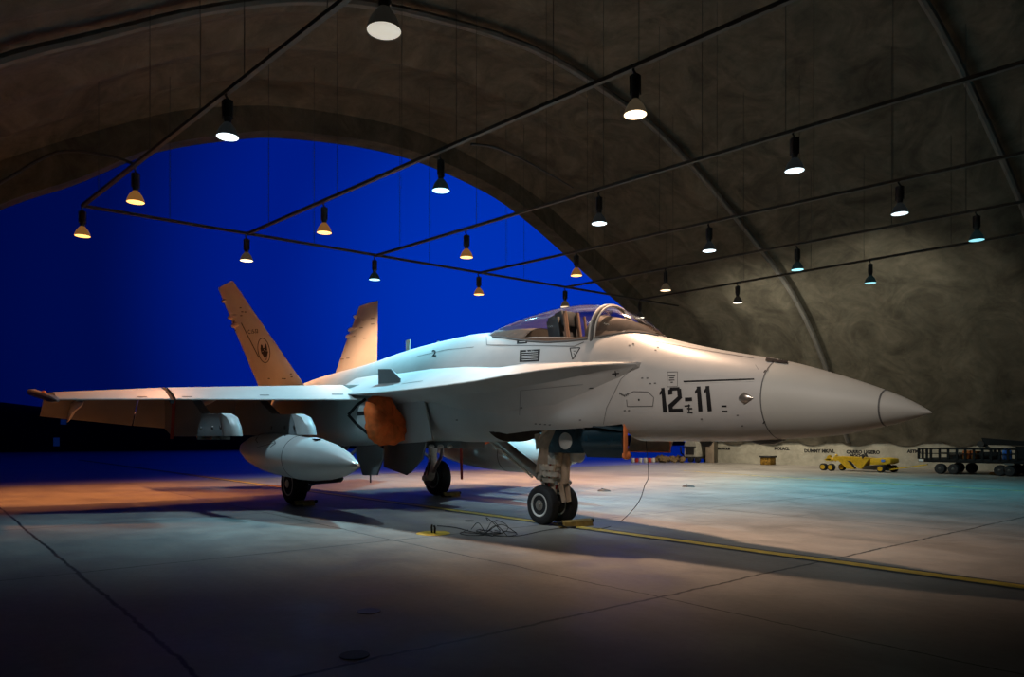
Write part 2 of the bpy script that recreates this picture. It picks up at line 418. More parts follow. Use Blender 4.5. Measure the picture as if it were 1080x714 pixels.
# ---- canopy
CT = [(2.97, 2.445, .02), (3.17, 2.60, .17), (3.36, 2.73, .26), (3.55, 2.835, .33), (3.85, 2.955, .40), (4.31, 3.04, .44), (4.69, 3.06, .45), (5.28, 3.03, .42), (5.82, 2.965, .34), (6.12, 2.92, .27), (6.35, 2.885, .20)]
SILL = [(2.9, 2.38), (3.4, 2.38), (4.3, 2.46), (5.0, 2.56), (5.4, 2.64), (6.2, 2.78)]
def cring(s, n=25, g=0):
    zt, w = hermite(CT, s); zs = min(hermite(SILL, s)[0], zt-.02)-.01; w += g; zt += g
    return [Vector((s, w*math.copysign(abs(math.cos(PI*k/(n-1)))**.9, math.cos(PI*k/(n-1))), zs+(zt-zs)*math.sin(PI*k/(n-1))**.85)) for k in range(n)]
def shell(a, b, n):
    bm = bmn(); prev = None
    for s in frange(a, b, n):
        cur = [bm.verts.new(p) for p in cring(s)]
        if prev:
            for i in range(len(cur)-1): bm.faces.new((prev[i], prev[i+1], cur[i+1], cur[i]))
        prev = cur
    return bm
wsh = obj('windshield', shell(2.97, 3.83, 14), M['glass'], JET, recalc=False)
cnp = obj('canopy', shell(3.87, 6.35, 30), M['glass'], JET, recalc=False)
# sloping bow frame between them: two hoops with a rubber seam
def hoop(s, r, m, par, lean=.0, nm='canopy_bow'):
    pts = [Vector((p.x+lean*(p.z-2.4), p.y, p.z)) for p in cring(s, 25, .012)]
    return obj(nm, tube(bmn(), pts, r, 8), m, par)
hoop(3.81, .013, M['pale'], cnp); hoop(3.89, .014, M['pale'], cnp); hoop(3.85, .022, M['mark'], cnp, nm='bow_seam')
def fus_z(s, y):
    zt, zb, w, zm, et, eb = hermite(T, s); return zm+(zt-zm)*max(0, 1-(abs(y)/w)**et)**(1/et)
def sill(s, sd):
    zt, w = hermite(CT, s); pts = cring(s, 601)
    for p in pts[:301]:
        if p.z >= fus_z(s, p.y): return Vector((s, sd*(abs(p.y)+.006), p.z+.004))
    return Vector((s, 0, zt))
for sd in (1, -1):
    obj('sill_rail', tube(bmn(), [sill(s, sd) for s in frange(3.05, 3.8, 10)], .013, 6), M['mark'], wsh)
    obj('sill_rail', tube(bmn(), [sill(s, sd) for s in frange(3.9, 6.05, 22)], .014, 6), M['mark'], cnp)
# cockpit contents
bm = bmn(); prev = None
for s in frange(3.08, 6.2, 78):
    yb = abs(sill(s, 1).y)-.012; cur = []
    for k in range(25):
        y = yb*(1-2*k/24); cur.append((bm.verts.new((s, y, fus_z(s, y)+.008)), y))
    if prev:
        for k in range(24):
            ym = max(abs(cur[k][1]), abs(cur[k+1][1])); ym2 = min(abs(cur[k][1]), abs(cur[k+1][1]))
            if (3.90 < s < 5.22 and ym2 < .375) or (3.47 < s <= 3.97 and ym2 < .245): continue
            bm.faces.new((prev[k][0], prev[k+1][0], cur[k+1][0], cur[k][0]))
    prev = cur
obj('cockpit_coaming', bm, M['hood'], JET, recalc=False)
dS = -.26; dZ = .06
seat = obj('ejection_seat', box(box(bmn(), (4.97+dS, 0, 2.35+dZ), (.24, .42, 1.0), Matrix.Rotation(.22, 3, 'Y')), (4.65+dS, 0, 2.2), (.5, .42, .15)), M['seat'], JET, bevel=.02)
obj('headrest', box(bmn(), (5.0+dS, 0, 2.82+dZ), (.17, .30, .24), Matrix.Rotation(.22, 3, 'Y')), M['seat'], seat, bevel=.03)
obj('parachute_box', box(bmn(), (5.16+dS, 0, 2.76+dZ), (.16, .26, .28), Matrix.Rotation(.22, 3, 'Y')), M['seat'], seat, bevel=.03)
for y in (.12, -.12): obj('seat_rail', tube(bmn(), [(4.80+dS, y, 2.4), (4.90+dS, y, 2.93+dZ)], .028), M['strap'], seat)
for y in (.2, -.2): obj('harness_strap', tube(bmn(), [(4.76+dS, y, 2.45), (4.84+dS, y, 2.88+dZ)], .018), M['strap'], seat)
obj('glare_shield', rings(bmn(), [[Vector((s, w*math.cos(PI*k/12), zb+(zt-zb)*math.sin(PI*k/12))) for k in range(13)] for s, w, zb, zt in ((3.12, .10, 2.40, 2.53), (3.35, .20, 2.45, 2.66), (3.6, .26, 2.45, 2.76), (3.9, .30, 2.45, 2.84), (4.08, .31, 2.45, 2.87), (4.12, .25, 2.46, 2.84))]), M['hood'], JET)
hud = obj('head_up_display', prism(bmn(), [(3.98, -.08, 2.84), (3.98, .08, 2.84), (3.92, .07, 2.92), (3.92, -.07, 2.92)], (.01, 0, 0)), M['glass'], JET)
obj('canopy_actuator', tube(bmn(), [(5.35, 0, 2.66), (5.8, 0, 2.78), (6.0, 0, 2.84)], .04), M['metal'], JET)

# ---- small bumps on the nose
def probe(px, py, y, L, h):
    p = at(px, py, 1, y); return rings(bmn(), [[Vector((p.x+L*t, p.y+h*.8*r*math.cos(a), p.z+h*1.1*r*math.sin(a))) for a in [2*PI*q/12 for q in range(12)]] for t, r in ((-.5, .02), (-.3, .5), (0, 1), (.3, .5), (.5, .02))])

# ---- landing gear
def wheel(bmT, bmR, c, r, w, sd=1):
    c = Vector(c); ax = (0, 1, 0)
    pr = [(-w*.5+.012, r*.56), (-w*.5, r*.66), (-w*.5, r*.82), (-w*.40, r*.95), (-w*.22, r), (w*.22, r), (w*.40, r*.95), (w*.5, r*.82), (w*.5, r*.66), (w*.5-.012, r*.56)]
    lathe(bmT, c, ax, pr, 40)
    for g in (-.10, 0, .10):
        pass
    lathe(bmR, c, ax, [(-w*.18, r*.2), (-w*.20, r*.38), (-w*.44, r*.50), (-w*.50, r*.57), (-w*.47, r*.6), (w*.47, r*.6), (w*.50, r*.57), (w*.44, r*.50), (w*.20, r*.38), (w*.18, r*.2)], 32)
ng = obj('nose_gear_strut', cone(cone(cone(bmn(), (4.96, 0, 1.62), (5.0, 0, .86), .12, .12, 20), (5.0, 0, .86), (5.0, 0, .62), .14, .125, 20), (5.0, 0, .64), (5.02, 0, .30), .055, .055, 16), M['white'], JET)
obj('axle', cone(bmn(), (5.02, -.20, .28), (5.02, .20, .28), .045, .045, 14), M['steel'], ng)
for sd in (1, -1):
    t = bmn(); r = bmn(); wheel(t, r, (5.02, sd*.185, .28), .28, .17)
    w = obj('nose_wheel', t, M['tyre'], ng)
    rim = obj('wheel_rim', r, M['pale'], w)
    obj('wheel_hub', cone(cone(bmn(), (5.02, sd*.19, .28), (5.02, sd*.285, .28), .05, .035, 14), (5.02, sd*.19, .28), (5.02, sd*.262, .28), .085, .075, 14), M['steel'], w)
    bm = bmn()
    for q in range(8):
        a = 2*PI*q/8; cone(bm, (5.02+.10*math.cos(a), sd*.21, .28+.10*math.sin(a)), (5.02+.10*math.cos(a), sd*.228, .28+.10*math.sin(a)), .018, .018, 8)
    obj('rim_bolts', bm, M['metal'], w)
obj('steering_collar', cone(cone(bmn(), (5.0, 0, .84), (5.0, 0, .77), .19, .18, 20), (5.0, 0, .66), (5.0, 0, .60), .17, .15, 20), M['white'], ng)
obj('steering_motor', cone(cone(bmn(), (5.0, -.17, .72), (5.0, .17, .72), .05, .05, 14), (5.1, .12, .70), (5.1, .12, .86), .045, .045, 12), M['white'], ng)
obj('torque_link', prism(prism(bmn(), [(5.10, -.05, .62), (5.10, .05, .62), (5.26, .025, .46), (5.26, -.025, .46)], (.02, 0, .05)), [(5.26, -.025, .46), (5.26, .025, .46), (5.06, .05, .28), (5.06, -.05, .28)], (.02, 0, .04)), M['steel'], ng)
obj('launch_bar', prism(prism(bmn(), [(4.84, .05, .62), (4.76, .05, .62), (4.70, .03, .34), (4.76, .03, .32)], (0, .03, 0)), [(4.84, -.08, .62), (4.76, -.08, .62), (4.70, -.06, .34), (4.76, -.06, .32)], (0, .03, 0)), M['tanpaint'], ng)
obj('launch_bar_housing', tube(bmn(), [(4.74, 0, 1.02), (4.76, 0, .60)], .062, 12), M['tanpaint'], ng)
obj('scissor_pin', cone(bmn(), (4.80, -.14, .60), (4.80, .14, .60), .03, .03, 12), M['steel'], ng)
obj('link_bracket', box(bmn(), (4.86, .15, .93), (.16, .05, .13)), M['white'], ng, bevel=.012)
obj('link_bracket', box(bmn(), (4.86, .15, .72), (.20, .06, .07)), M['white'], ng, bevel=.012)
obj('swivel_fitting', lathe(bmn(), (4.86, .12, 1.00), (0, 1, 0), [(0, .03), (.01, .065), (.05, .065), (.06, .03)], 14), M['steel'], ng)
obj('upper_yoke', prism(bmn(), [(5.26, -.13, .72), (4.76, -.13, .84), (4.72, -.13, 1.45), (5.08, -.13, 1.45)], (0, .26, 0)), M['tanpaint'], ng, bevel=.015)
obj('launch_bar_arm', tube(tube(bmn(), [(4.82, .15, 1.3), (4.80, .15, .9), (4.86, .14, .66)], .018), [(4.82, -.13, 1.3), (4.80, -.13, .9), (4.86, -.12, .66)], .018), M['tanpaint'], ng)
ll = obj('landing_light', lathe(bmn(), (4.78, .05, 1.06), (-1, 0, -.05), [(-.1, .03), (-.04, .075), (.03, .085), (.032, .07), (0, .03)], 20), M['metal'], ng)
obj('landing_light_lens', lathe(bmn(), (4.755, .05, 1.06), (-1, 0, -.05), [(0, .072), (.012, .02)], 20), M['pale'], ll)
obj('taxi_light', lathe(bmn(), (4.76, -.12, 1.0), (-1, 0, 0), [(-.14, .03), (-.04, .09), (.06, .11), (.16, .12), (.2, .08)], 18), M['pale'], ng)
br = obj('drag_brace', tube(bmn(), [(6.30, .12, 1.27), (5.24, .04, .70)], .080, 14), M['steel'], ng)
obj('brace_rod', tube(tube(bmn(), [(6.32, .17, 1.20), (5.36, .09, .66)], .018, 8), [(6.30, .16, 1.30), (5.36, .10, .78)], .018, 8), M['white'], br)
obj('brace_joint', lathe(bmn(), (5.25, -.09, .70), (0, 1, 0), [(0, .05), (.02, .085), (.16, .085), (.18, .05)], 16), M['white'], ng)
obj('brace_fitting', cone(cone(bmn(), (5.30, 0, .70), (5.06, 0, .80), .05, .06, 12), (5.22, .03, .62), (5.10, .03, .56), .035, .04, 10), M['steel'], ng)
bm = bmn()
for q in range(5):
    y0 = -.08+.04*q; tube(bm, [(5.06, y0, 1.3), (5.11+.02*(q % 2), y0*1.2, 1.0), (5.07, y0, .8), (5.13, y0*.9, .55+.03*q), (5.05, y0*.7, .4)], .009, 6)
obj('hydraulic_line', bm, M['metal'], ng)
bm = bmn()
tube(bm, [(4.90, .1, 1.25), (4.88, .13, 1.0), (4.92, .15, .8), (4.97, .12, .6), (4.99, .08, .4)], .010, 6)
tube(bm, [(4.9, .06, 1.2), (4.87, .05, .95), (4.86, .04, .7), (4.92, .03, .5)], .010, 6)
obj('brake_hose', bm, M['red'], ng)
# nose gear doors
def sheet(poly, off): return prism(bmn(), poly, off)
def curved_door(s0, s1, y, ztop, zbot, bulge, th, sd):
    rs = []; n = 9
    pts = [(y+bulge*math.sin(PI*k/n)*sd*1.0, ztop+(zbot-ztop)*k/n) for k in range(n+1)]
    ring = pts+[(yy-th*sd, zz) for yy, zz in reversed(pts)]
    for s in (s0, s0+.02, s1-.02, s1): rs.append([Vector((s, a, b2)) for a, b2 in ring])
    return rings(bmn(), rs)
fd = obj('nose_gear_door', curved_door(3.24, 3.92, .42, 1.41, .985, .10, .025, 1), M['dgloss'], JET)
obj('door_edge', box(bmn(), (3.225, .465, 1.19), (.02, .07, .42)), M['rust'], fd, bevel=.008)
obj('door_hook', lathe(bmn(), (3.2, .42, 1.02), (1, 0, 0), [(0, .01), (.02, .05), (.08, .05), (.1, .01)], 12), M['rust'], fd)
obj('door_upper_strip', prism(bmn(), [(3.24, .44, 1.40), (3.92, .44, 1.425), (3.92, .44, 1.375), (3.6, .53, 1.36), (3.24, .50, 1.31)], (0, .015, 0)), M['dgloss'], fd)
fd2 = obj('nose_gear_door', curved_door(3.26, 3.96, -.42, 1.41, 1.06, .08, .025, -1), M['tanpaint'], JET)
obj('door_edge', tube(bmn(), [(3.25, -.42, 1.3), (3.25, -.42, 1.05), (3.98, -.42, 1.05)], .014, 6), M['rust'], fd2)
# rear door carried by the strut with a round lightening opening
def door_hole():
    bm = bmn(); y = .30; n = 28
    outer = [(4.83, 1.03), (4.12, 1.03), (4.04, 1.09), (4.02, 1.32), (4.20, 1.37), (4.62, 1.37)]
    c = Vector((4.45, 1.19))
    def on_outer(a):
        d = Vector((math.cos(a), math.sin(a))); best = None
        for i in range(len(outer)):
            p = Vector(outer[i]); q = Vector(outer[(i+1) % len(outer)]); e = q-p
            den = d.x*e.y-d.y*e.x
            if abs(den) < 1e-9: continue
            w = p-c; t = (w.x*e.y-w.y*e.x)/den; u = (w.x*d.y-w.y*d.x)/den
            if t > 0 and -1e-6 <= u <= 1+1e-6 and (best is None or t < best): best = t
        return c+d*best
    layers = []
    for yy in (y, y-.025):
        o_ = [bm.verts.new((*(lambda v: (v.x, yy, v.y))(on_outer(2*PI*k/n)),)) for k in range(n)]
        i_ = [bm.verts.new((c.x+.135*math.cos(2*PI*k/n), yy, c.y+.115*math.sin(2*PI*k/n))) for k in range(n)]
        layers.append((o_, i_))
    (o1, i1), (o2, i2) = layers
    for k in range(n):
        j = (k+1) % n
        bm.faces.new((o1[k], o1[j], i1[j], i1[k])); bm.faces.new((o2[j], o2[k], i2[k], i2[j]))
        bm.faces.new((o1[j], o1[k], o2[k], o2[j])); bm.faces.new((i1[k], i1[j], i2[j], i2[k]))
    return bm
rd = obj('nose_gear_door', door_hole(), M['dgloss'], JET, recalc=True)
obj('round_window', lathe(bmn(), (4.45, .285, 1.19), (0, 1, 0), [(0, .13), (.004, .12)], 28), M['pale'], rd)
obj('door_link', box(bmn(), (5.22, .10, 1.18), (.10, .03, .22), Matrix.Rotation(.15, 3, 'Y')), M['tanpaint'], JET)
obj('door_link', tube(bmn(), [(4.9, .2, 1.36), (5.2, .12, 1.22)], .02), M['tanpaint'], JET)

# main gear
for sd in (1, -1):
    Y = lambda v: sd*v
    leg = obj('main_gear_leg', cone(cone(bmn(), (9.75, Y(1.05), 1.45), (10.1, Y(1.28), .60), .10, .09, 18), (10.1, Y(1.28), .62), (10.3, Y(1.34), .40), .085, .10, 18), M['white'], JET)
    t = bmn(); r = bmn(); wheel(t, r, (10.4, Y(1.60), .38), .38, .27)
    w = obj('main_wheel', t, M['tyre'], leg); obj('wheel_rim', r, M['white'], w)
    obj('brake_pack', cone(bmn(), (10.4, Y(1.34), .38), (10.4, Y(1.52), .38), .17, .19, 24), M['metal'], w)
    obj('axle', cone(cone(bmn(), (10.4, Y(1.24), .38), (10.4, Y(1.62), .38), .06, .06, 14), (10.4, Y(1.74), .38), (10.4, Y(1.76), .38), .08, .06, 14), M['white'], leg)
    obj('shock_strut', tube(bmn(), [(9.2, Y(.95), 1.30), (9.55, Y(1.12), .85), (10.05, Y(1.27), .52)], .035, 12), M['steel'], leg)
    obj('side_brace', tube(bmn(), [(9.9, Y(.62), 1.2), (9.95, Y(1.1), .82)], .03, 10), M['white'], leg)
    if sd == 1: obj('retract_link', cone(cone(bmn(), (9.1, Y(1.32), .52), (10.25, Y(1.34), .44), .07, .085, 14), (9.1, Y(1.32), .52), (9.0, Y(1.32), .52), .05, .03, 12), M['metal'], leg)
    bm = bmn()
    for q in range(4): tube(bm, [(9.7+.03*q, Y(1.0), 1.35), (9.92, Y(1.10+.02*q), 1.0-.03*q), (10.0+.03*q, Y(1.16), .7), (10.2, Y(1.22), .45+.02*q)], .011, 6)
    obj('brake_hose', bm, M['metal'], leg)
# main gear doors (hexagonal panels hanging under the belly)
gd = obj('main_gear_door', prism(bmn(), [(8.42, .98, 1.16), (8.09, 1.0, 1.04), (8.10, 1.0, .88), (8.27, 1.02, .60), (8.76, 1.02, .58), (9.05, 1.0, .94), (9.05, .98, 1.16)], (0, .03, 0)), M['paintd'], JET)
obj('door_pin', cone(bmn(), (8.52, 1.03, .60), (8.52, 1.03, .46), .015, .012, 8), M['metal'], gd)
obj('main_gear_door', prism(bmn(), [(10.9, -.6, 1.2), (10.9, -.6, .62), (9.98, -.6, .48), (9.46, -.6, .80), (9.36, -.6, 1.2)], (0, .03, 0)), M['paintd'], JET)
obj('main_gear_door', prism(bmn(), [(8.9, .45, 1.2), (8.9, .45, .74), (8.15, .45, .62), (7.74, .45, .88), (7.62, .45, 1.2)], (0, .03, 0)), M['paintd'], JET)
obj('door_actuator', tube(bmn(), [(9.0, .8, 1.25), (9.25, 1.0, .95), (9.5, 1.15, .8)], .03), M['white'], JET)
obj('belly_keel', box(bmn(), (7.75, 0, 1.12), (1.6, .5, .12)), M['paintd'], JET, bevel=.02)
for q in range(4): obj('belly_fitting', lathe(bmn(), (7.1+.27*q, .30, 1.09), (0, 1, 0), [(0, .01), (.03, .035), (.09, .035), (.11, .01)], 10), M['steel'], JET)
obj('belly_aerial', prism(bmn(), [(7.22, .02, 1.2), (7.20, .02, .54), (7.24, .02, .54), (7.28, .02, 1.2)], (0, .02, 0)), M['red'], JET)

# ------------------------------------------------------------------ markings laid on the skin
bpy.context.view_layer.update()
def bvh_of(objs):
    vs = []; ps = []
    for o in objs:
        k = len(vs); vs += [Vector(v.co) for v in o.data.vertices]      # jet meshes are modelled in place coordinates
        ps += [[k+i for i in p.vertices] for p in o.data.polygons]
    return BVHTree.FromPolygons(vs, ps)
def tree(o):
    out = []
    for c in COL.objects:
        p = c
        while p is not None:
            if p == o: out.append(c) if c.type == 'MESH' else None; break
            p = p.parent
    return out
SK = bvh_of([o for o in tree(JET) if o.name.split('.')[0] in ('fuselage', 'radome', 'nose_cone', 'leading_edge_extension', 'engine_nacelle', 'tail_fin', 'wing', 'leading_edge_flap', 'drop_tank', 'splitter_plate', 'pylon', 'trailing_edge_flap')])
def hit(px, py, e=.004):
    d = ray(px, py).normalized(); loc, n, i, dist = SK.ray_cast(CAM, d, 60)
    if loc is None: return None
    if n.dot(d) > 0: n = -n
    return loc+n*e
def quad(bm, q, step=1.6, e=.004):
    a, b, c, d = [Vector(p) for p in q]
    n = max(1, int(max((b-a).length, (c-d).length)/step)); m = max(1, int(max((d-a).length, (c-b).length)/step))
    g = []
    for i in range(n+1):
        row = []
        for j in range(m+1):
            u, v = i/n, j/m; p = (a*(1-u)+b*u)*(1-v)+(d*(1-u)+c*u)*v; h = hit(p.x, p.y, e)
            row.append(bm.verts.new(h) if h else None)
        g.append(row)
    for i in range(n):
        for j in range(m):
            f = [g[i][j], g[i+1][j], g[i+1][j+1], g[i][j+1]]
            if all(f) and max((f[0].co-f[2].co).length, (f[1].co-f[3].co).length) < .5: bm.faces.new(f)
def line(bm, pts, w, step=2.5, e=.004):
    for a, b in zip(pts[:-1], pts[1:]):
        a = Vector(a); b = Vector(b); d = (b-a).normalized(); n = Vector((-d.y, d.x))*w/2
        quad(bm, [a-n, b-n, b+n, a+n], step, e)
def text_tris(s):
    cu = bpy.data.curves.new('t', 'FONT'); cu.body = s; cu.size = 1; cu.offset = .025; cu.align_x = 'CENTER'; cu.align_y = 'CENTER'; cu.resolution_u = 3
    o = bpy.data.objects.new('t', cu); COL.objects.link(o); bpy.context.view_layer.update()
    me = bpy.data.meshes.new_from_object(o.evaluated_get(bpy.context.evaluated_depsgraph_get()))
    b = bmn(); b.from_mesh(me); bmesh.ops.triangulate(b, faces=b.faces); v = [x.co.copy() for x in b.verts]; b.verts.index_update()
    f = [[x.index for x in p.verts] for p in b.faces]; b.free()
    bpy.data.objects.remove(o); return v, f
def text(bm, s, cx, cy, size, ang=0, sx=1, shear=0):
    v, f = text_tris(s); out = []
    for p in v:
        x, y = p.x*size*sx+shear*p.y*size, -p.y*size
        h = hit(cx+x*math.cos(ang)-y*math.sin(ang), cy+x*math.sin(ang)+y*math.cos(ang)); out.append(bm.verts.new(h) if h else None)
    for t in f:
        q = [out[i] for i in t]
        if all(q): bm.faces.new(q)
def dobj(name, bm, m, par, label=None):
    o = obj(name, bm, m, par, recalc=False)
    if label: o['label'] = label
    return o
Zm = lambda x, y: (650+x/6, 380+y/6)
bm = bmn()
def q6(*p):
    cx = sum(a[0] for a in p)/4
    kx = 1.36 if max(a[1] for a in p)-min(a[1] for a in p) > 100 else 1.08
    quad(bm, [Zm(cx+(a[0]-cx)*kx, a[1]) for a in p])
q6((289, 176), (305, 174), (318, 328), (298, 329)); q6((275, 206), (291, 180), (294, 206), (276, 222))
q6((343, 172), (398, 170), (404, 190), (340, 193)); q6((330, 188), (354, 178), (356, 214), (331, 220)); q6((386, 180), (410, 180), (415, 240), (391, 242))
q6((390, 228), (416, 236), (356, 298), (331, 284)); q6((331, 282), (356, 286), (360, 320), (335, 327)); q6((338, 306), (418, 304), (420, 325), (340, 327))
q6((436, 237), (478, 235), (480, 258), (437, 260))
q6((514, 167), (532, 165), (542, 322), (522, 324)); q6((499, 196), (516, 170), (519, 196), (500, 213))
q6((570, 164), (588, 162), (600, 320), (580, 322)); q6((556, 193), (572, 167), (575, 193), (557, 210))
dobj('aircraft_number', bm, M['black'], fus, 'large black number 12-11')
bm = bmn(); q6((442, 130), (856, 115), (857, 124), (443, 140)); 
for a, b in (((980/1, 0), (0, 0)),): pass
dobj('nose_slot_strip', bm, M['black'], fus, 'long black strip')
bm = bmn(); q6((445, 142), (855, 127), (856, 132), (446, 147)); dobj('nose_pale_strip', bm, M['pale'], fus)
# panel lines, stencils and fasteners
bm = bmn()
line(bm, [Zm(325, 75), Zm(388, 73), Zm(388, 165), Zm(322, 168), Zm(325, 75)], .5)
line(bm, [Zm(70, 215), Zm(110, 198), Zm(200, 200), Zm(238, 235), Zm(232, 290), Zm(70, 292), Zm(66, 250)], .7)
line(bm, [(513, 355), (513.5, 364), (560, 364.6), (606, 365.4), (616, 361)], .8)
line(bm, [(633, 465), (640, 430), (655, 400), (668, 388)], .4)
line(bm, [(500, 366), (470, 369), (440, 376)], .4)
line(bm, [(690, 360), (740, 369), (795, 378)], .45)
line(bm, [(446, 402), (430, 404), (400, 409)], .4)
line(bm, [Zm(880, 30), Zm(900, 60)], .4)
line(bm, [(548, 438), (549, 412), (620, 405)], .35)
for x, y in ((565, 447), (570, 447.3), (575, 447.6), (580, 448), (677.5, 399), (683, 399), (686, 404.7), (691, 404.3), (659, 433), (663.5, 433), (664, 364.5), (668, 363), (691.5, 369.5), (694, 366.5), (612, 443), (550, 430), (482, 443), (740, 442), (778, 438), (783, 449)):
    quad(bm, [(x-1.1, y-.6), (x+1.1, y-.7), (x+1.1, y+.5), (x-1.1, y+.6)])
for k in range(6): quad(bm, [(653+k*1.6, 417-abs(k-3)*.8), (654+k*1.6, 416-abs(k-3)*.8), (655+k*1.6, 418-abs(k-3)*.8), (654+k*1.6, 419-abs(k-3)*.8)])
dobj('panel_lines', bm, M['mark'], fus)
bm = bmn()
for k, w in enumerate((9, 6, 7, 3)): line(bm, [Zm(352-w*2.5, 98+k*14), Zm(352+w*2.5, 97+k*14)], .9)
for x, y in ((683, 290), (688, 322), (466, 305), (468, 330)): line(bm, [Zm(x-17, y), Zm(x+16, y)], 1.6)
line(bm, [Zm(432, 290), Zm(468, 286)], 1.5); line(bm, [Zm(460, 278), Zm(462, 330)], 1.2)
for x, y, w in ((940, 70, 6), (955, 66, 6), (935, 392, 6)): line(bm, [Zm(x-w, y+8), Zm(x+w, y-8)], 1.2)
quad(bm, [Zm(139, 245), Zm(149, 245), Zm(149, 257), Zm(139, 257)], .8)
line(bm, [(645.5, 394.3), (653, 393.6)], 1.1); line(bm, [(649, 391), (649.6, 397)], 1.1)
line(bm, [(619, 409.6), (626, 409.2)], 1.3)
text(bm, '2', 458, 373, 9, 0, 1.1)
dobj('stencil_marks', bm, M['black'], fus)
bm = bmn(); quad(bm, [(548.5, 369.5), (570, 368.4), (569, 381), (548, 382)]); quad(bm, [(546, 357), (557.3, 356.2), (556, 362.2), (545, 363)])
dobj('rescue_placard', bm, M['black'], fus, 'black rectangular rescue placard')
bm = bmn()
for k in range(5): line(bm, [(550.5, 372+k*2), (567.5, 371+k*2)], .5, e=.007)
text(bm, 'RESCUE', 559.5, 370.6, 2.6)
line(bm, [(548, 359.2), (555, 358.8)], .5, e=.007); line(bm, [(547.6, 361), (554.6, 360.6)], .5, e=.007)
dobj('placard_lettering', bm, M['pale'], fus)
bm = bmn(); line(bm, [(601.3, 367.3), (612, 366.8), (604, 379.3), (601.3, 367.3)], 1.0); line(bm, [(605, 370.5), (607.5, 370.2)], .7); line(bm, [(605.2, 372.5), (606, 374.5)], .7)
dobj('warning_triangle', bm, M['black'], fus)
# gun port on top of the nose, side bump, intake chevrons
bm = bmn(); quad(bm, [(808, 378.0), (831, 381.8), (830, 384.2), (807, 381.6)], 1.2, .012)
dobj('gun_port', bm, M['black'], rad)
p = hit(785, 420)
bm = rings(bmn(), [[Vector((p.x-t*.10, p.y+.035*r*math.cos(a)-.01, p.z+.065*r*math.sin(a))) for a in [2*PI*q/14 for q in range(14)]] for t, r in ((-1, .02), (-.55, .55), (0, 1), (.5, .6), (1, .02))])
obj('air_data_probe', bm, M['steel'], fus)
bm = bmn(); line(bm, [(386, 421), (377, 427), (367.6, 437.5), (376, 447), (388, 457)], 3.0); quad(bm, [(377, 434), (386, 433.5), (386, 438), (377, 438.5)])
dobj('intake_warning_chevron', bm, M['black'], JET)
# fin markings (near fin)
Zf = lambda x, y: (220+x/5.49, 290+y/5.49)
bm = bmn(); line(bm, [Zf(190, 277), Zf(292, 478)], .9)
text(bm, 'C.15-53', *Zf(258, 328), 6.0, -.10, .56, 0)
for k in range(20):
    a = 2*PI*k/20; b = 2*PI*(k+1)/20; ca, sa = math.cos(-.16), math.sin(-.16)
    f = lambda t: Zf(321+34*math.cos(t)*ca-72*math.sin(t)*sa*-1*-1, 437+34*math.cos(t)*sa+72*math.sin(t)*ca)
    line(bm, [f(a), f(b)], .8)
# dark cat head with two ears and long muzzle
quad(bm, [Zf(300, 425), Zf(338, 420), Zf(346, 450), Zf(308, 458)], .8)
quad(bm, [Zf(303, 402), Zf(312, 405), Zf(318, 428), Zf(301, 430)], .8); quad(bm, [Zf(326, 405), Zf(334, 396), Zf(340, 424), Zf(322, 428)], .8)
quad(bm, [Zf(310, 452), Zf(345, 445), Zf(341, 470), Zf(322, 478)], .8)
line(bm, [Zf(324, 478), Zf(337, 476), Zf(336, 490), Zf(326, 488)], .6)
for x, y in ((186, 190), (196, 213), (214, 214), (190, 235), (430, 600), (443, 601), (478, 572), (482, 590), (350, 600)): line(bm, [Zf(x-6, y), Zf(x+6, y)], 1.0)
dobj('fin_marking', bm, M['black'], FR, 'serial C.15-53, stripe and oval animal head badge in black')
bm = bmn(); quad(bm, [Zf(322, 430), Zf(328, 429), Zf(329, 434), Zf(323, 435)], .8, .007)
quad(bm, [Zf(312, 440), Zf(317, 439), Zf(318, 443), Zf(313, 444)], .6, .007); quad(bm, [Zf(334, 437), Zf(339, 436), Zf(340, 440), Zf(335, 441)], .6, .007)
dobj('badge_eyes', bm, M['pale'], FR)
bm = bmn(); quad(bm, [Zf(120, 262), Zf(150, 262), Zf(162, 322), Zf(138, 326)], .8); dobj('rudder_cross_field', bm, M['pale'], FR)
bm = bmn(); line(bm, [Zf(122, 265), Zf(158, 322)], 1.2, 1, .008); line(bm, [Zf(150, 264), Zf(142, 325)], 1.2, 1, .008); dobj('rudder_cross', bm, M['black'], FR)
# far fin stencils
bm = bmn()
for x, y in ((375, 327), (384, 338), (393, 336), (393, 342), (381, 346), (366, 353), (373, 355), (385, 357), (367, 378), (361, 379)): line(bm, [(x-1.8, y), (x+1.8, y-.3)], .9)
dobj('fin_marking', bm, M['mark'], FL)
bm = bmn(); line(bm, [(271, 472), (290, 467)], .5); 
Zt = lambda x, y: (220+x/4.4625, 400+y/4.4625)
line(bm, [Zt(232, 300), Zt(222, 285), Zt(238, 262), Zt(250, 256)], .8); line(bm, [Zt(290, 296), Zt(310, 288), Zt(316, 302), Zt(290, 320)], .8)
dobj('tank_stencil', bm, M['mark'], [o for o in tree(JET) if o.name == 'drop_tank'][0])
bm = bmn(); line(bm, [(274, 417), (284, 417)], .8); line(bm, [(350, 416), (362, 416)], .8); line(bm, [(145, 418.7), (155, 418.7)], .8); line(bm, [(192, 418.6), (203, 418.6)], .8)
dobj('wing_stencil', bm, M['mark'], WR)

